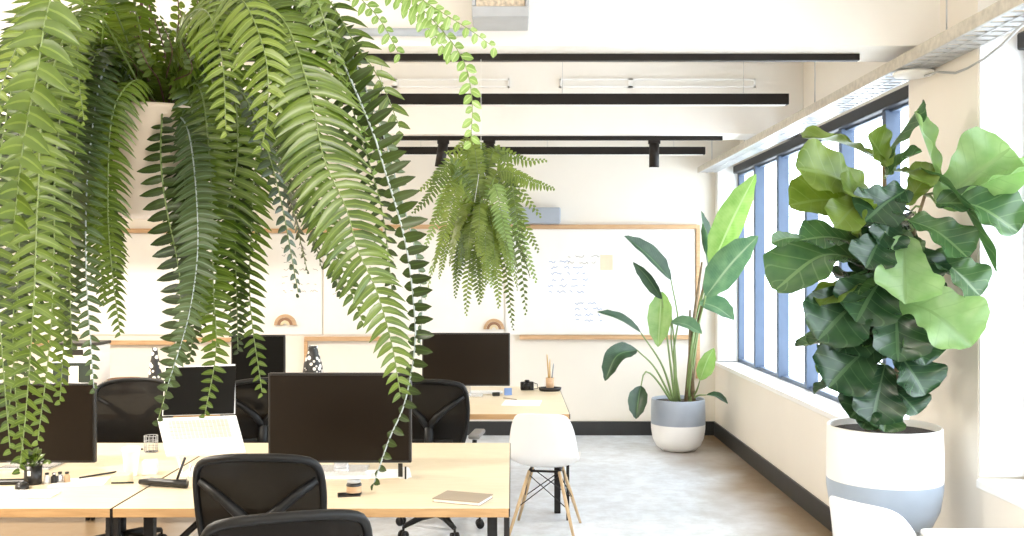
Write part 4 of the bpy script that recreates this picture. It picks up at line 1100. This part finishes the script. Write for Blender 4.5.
# wire pen cup behind the paper cup
t = thing('wire_pen_holder', 'small wire pen holder between the paper cup and the laptop', 'pen holder', D_(151, 452))
w = MB()
for z in (0.003, .03, .06, .09): 
    w.tube([(math.cos(a * PI / 8) * .036, math.sin(a * PI / 8) * .036, z) for a in range(17)], .002, 5, cap=False)
for a in range(12): w.tube([(math.cos(a * PI / 6) * .036, math.sin(a * PI / 6) * .036, 0), (math.cos(a * PI / 6) * .036, math.sin(a * PI / 6) * .036, .09)], .0016, 5)
w.build('wire_basket', M['grey'], t)
MB().lathe([(.001, .001), (.036, .001)], n=20).build('base', M['bezel'], t)
flat('pen', MB().tube([(-.06, 0, .005), (.06, 0, .005)], .005, 8), M['bezel'], 132, 450, 0, 'black pen lying behind the paper cup at the desk end', 'pen', 0)
# far desk: dish with pencils
c = D_(550, 391)
t = thing('pen_dish', 'dark oval dish at the far right end of the back desk', 'dish', c)
m2 = MB().lathe([(.001, 0), (.08, 0), (.092, .012), (.096, .03), (.09, .032), (.084, .014), (.001, .010)], n=32); m2.v = [(x, y * .6, z) for x, y, z in m2.v]; m2.build('dish_bowl', M['bezel'], t)
t = thing('pencil_tumbler', 'narrow wooden tumbler standing in the dark dish', 'tumbler', c + V((0, 0, .010)))
MB().lathe([(.001, 0), (.032, 0), (.035, .10), (.031, .10), (.029, .01), (.001, .008)], n=24).build('tumbler_wall', M['cork'], t)
for i, (dx, dy, hgt, m, l) in enumerate(((-.012, 0, .30, 'pencil', 'tallest yellow pencil in the tumbler'), (.0, .008, .26, 'dowel', 'pale wooden pencil in the middle of the tumbler'), (.014, 0, .22, 'pencil2', 'grey pencil in the tumbler on the window side'), (-.002, -.01, .24, 'pencil', 'shorter yellow pencil at the front of the tumbler'))):
    o = MB().tube([(dx * .5, dy, .014), (dx * 2.0, dy, hgt - .02), (dx * 2.15, dy, hgt)], [.0055, .0055, .001], 7).build('pencil', M[m]); o.location = c + V((0, 0, .010)); tag(o, l, 'pencil', 'pencils in the tumbler')
# headphones / camera like black object
t = thing('camera', 'small black camera on the back desk between monitor and pencil dish', 'camera', D_(527, 390), .15)
MB().b2(-.055, .055, -.02, .02, 0, .07).b2(-.02, .02, -.018, .018, .07, .085).build('camera_body', M['bezel'], t, .008)
MB().tube([(-.01, -.02, .036), (-.01, -.06, .036)], .028, 20).build('lens', M['black'], t)
MB().tube([(.055, 0, .06), (.085, -.01, .05), (.09, 0, .012), (.05, .02, .004)], .003, 6).build('strap', M['black'], t)
flat('blue_card', MB().b2(-.03, .03, -.012, .012, 0, .055), M['blue'], 508, 395, .2, 'small blue card box on the back desk under the monitor corner', 'box', .002)
flat('paper_sheet', MB().b2(-.14, .14, -.15, .15, 0, .003), M['paper'], 522, 403, -.1, 'white sheet of paper on the back desk with a pen on it', 'paper', 0)
flat('pen', MB().tube([(-.05, .05, .010), (.05, -.05, .010)], .0045, 8), M['cover'], 510, 400, 0, 'brown pen on the white sheet, back desk', 'pen', 0)
keyboard(478, 393, 0, 'white keyboard under the far widescreen monitor', .40)
flat('stapler', MB().b2(-.03, .03, -.015, .015, 0, .03), M['bezel'], 496, 396, .3, 'small black stapler on the back desk near the blue card box', 'stapler', .006)
# brown dish & small block on far desk centre
t = thing('brown_tray', 'low brown tray on the far desk right of the laptop screen', 'tray', D_(244, 404))
MB().b2(-.09, .09, -.06, .06, 0, .01).b2(-.09, .09, -.06, -.05, .01, .035).b2(-.09, .09, .05, .06, .01, .035).b2(-.09, -.08, -.05, .05, .01, .035).b2(.08, .09, -.05, .05, .01, .035).build('tray_body', M['cover'], t, .003)
flat('tape_block', MB().b2(-.03, .03, -.02, .02, 0, .045), M['bezel'], 259, 409, .1, 'small black block at the front edge of the far desk', 'block', .005)
# patterned vase
t = thing('patterned_vase', 'tall black and white patterned vase behind the wide monitor', 'vase', D_(313, 396))
def zebra():
    m, nt, b, out = new_mat('speckled_glaze')
    tc = N(nt, 'ShaderNodeTexCoord'); v = N(nt, 'ShaderNodeTexVoronoi', Scale=26); nt.links.new(tc.outputs['Object'], v.inputs['Vector'])
    r = N(nt, 'ShaderNodeValToRGB'); r.color_ramp.interpolation = 'CONSTANT'
    r.color_ramp.elements[0].color = (.75, .73, .70, 1); r.color_ramp.elements[1].color = (.02, .02, .02, 1); r.color_ramp.elements[1].position = .42
    nt.links.new(v.outputs['Distance'], r.inputs['Fac']); nt.links.new(r.outputs[0], b.inputs['Base Color']); b.inputs['Roughness'].default_value = .4
    return m
ZB = zebra()
MB().lathe([(.001, 0), (.06, 0), (.075, .05), (.085, .15), (.072, .26), (.045, .34), (.035, .38), (.04, .40), (.036, .40), (.03, .38)], n=32).build('vase_body', ZB, t)
c4 = D_(155, 396)
t = thing('dark_bottle_vase', 'slim dark speckled vase on the far desk behind the hanging fronds', 'vase', c4)
MB().lathe([(.001, 0), (.045, 0), (.05, .05), (.05, .2), (.03, .3), (.02, .36), (.024, .385), (.02, .385)], n=28).build('vase_body', ZB, t)
# printer
c5 = P(76, 396, 7.78)
t = thing('printer', 'white and black printer with a white label on the far desk at left', 'printer', (c5.x, 7.85, .74))
MB().b2(-.165, .165, -.14, .2, 0, .40).build('body', M['plastic_w'], t, .012)
MB().b2(-.17, .17, -.145, .205, .40, .425).build('lid', M['bezel'], t, .006)
MB().b2(-.07, .09, -.146, -.14, .33, .375).build('display', M['bezel'], t, .003)
MB().b2(-.15, .145, -.15, -.14, .06, .27).build('front_panel', M['green_dark'], t, .004)
MB().b2(-.02, .055, -.153, -.149, .10, .245).build('label', M['plastic_w'], t)
MB().b2(-.15, .15, -.19, -.14, .01, .05).build('paper_tray', M['bezel'], t, .004)
t = thing('dark_bowl', 'wide shallow dark bowl on a low foot on the far desk, right of the printer', 'bowl', D_(125, 393))
MB().lathe([(.001, 0), (.05, 0), (.03, .03), (.03, .06), (.10, .085), (.135, .115), (.13, .118), (.09, .095), (.001, .09)], n=36).build('bowl_body', M['copper'], t)

# ================================================================== LIGHT
w = bpy.data.worlds.new('world'); sc.world = w; w.use_nodes = True
bg = w.node_tree.nodes['Background']
bg.inputs['Color'].default_value = (.86, .93, 1.0, 1); bg.inputs['Strength'].default_value = 3.0
def batten(x, y, e=60):  # unseen ceiling battens, added to fill the room with light
    t = thing('fill_batten', 'long fill light batten added on the ceiling out of view', 'fill light', (x, y, ZC), 0, 'added fill light battens out of view')
    MB().b2(-.7, .7, -.1, .1, -.05, 0).build('housing', M['white_trim'], t, .004)
    l = bpy.data.lights.new('fill_area_light', 'AREA'); l.shape = 'RECTANGLE'; l.size = 1.3; l.size_y = .16; l.energy = e; l.color = (1, .93, .82)
    o = bpy.data.objects.new('fill_area_light', l); COL.objects.link(o); o.parent = t; o.location = (0, 0, -.06)
batten(-4, 3.4, 90); batten(-4.2, 7.0, 90); batten(-1.6, -1.6, 60); batten(.9, -.6, 50)
for o in [o for o in bpy.data.objects if o.get('category') == 'fill light']:
    pass
vs_ = sc.view_settings
vs_.view_transform = 'Standard'; vs_.look = 'None'; vs_.gamma = 1; vs_.use_curve_mapping = False; vs_.exposure = 1.35
sc.cycles.max_bounces = 10; sc.cycles.diffuse_bounces = 6; sc.cycles.transparent_max_bounces = 12
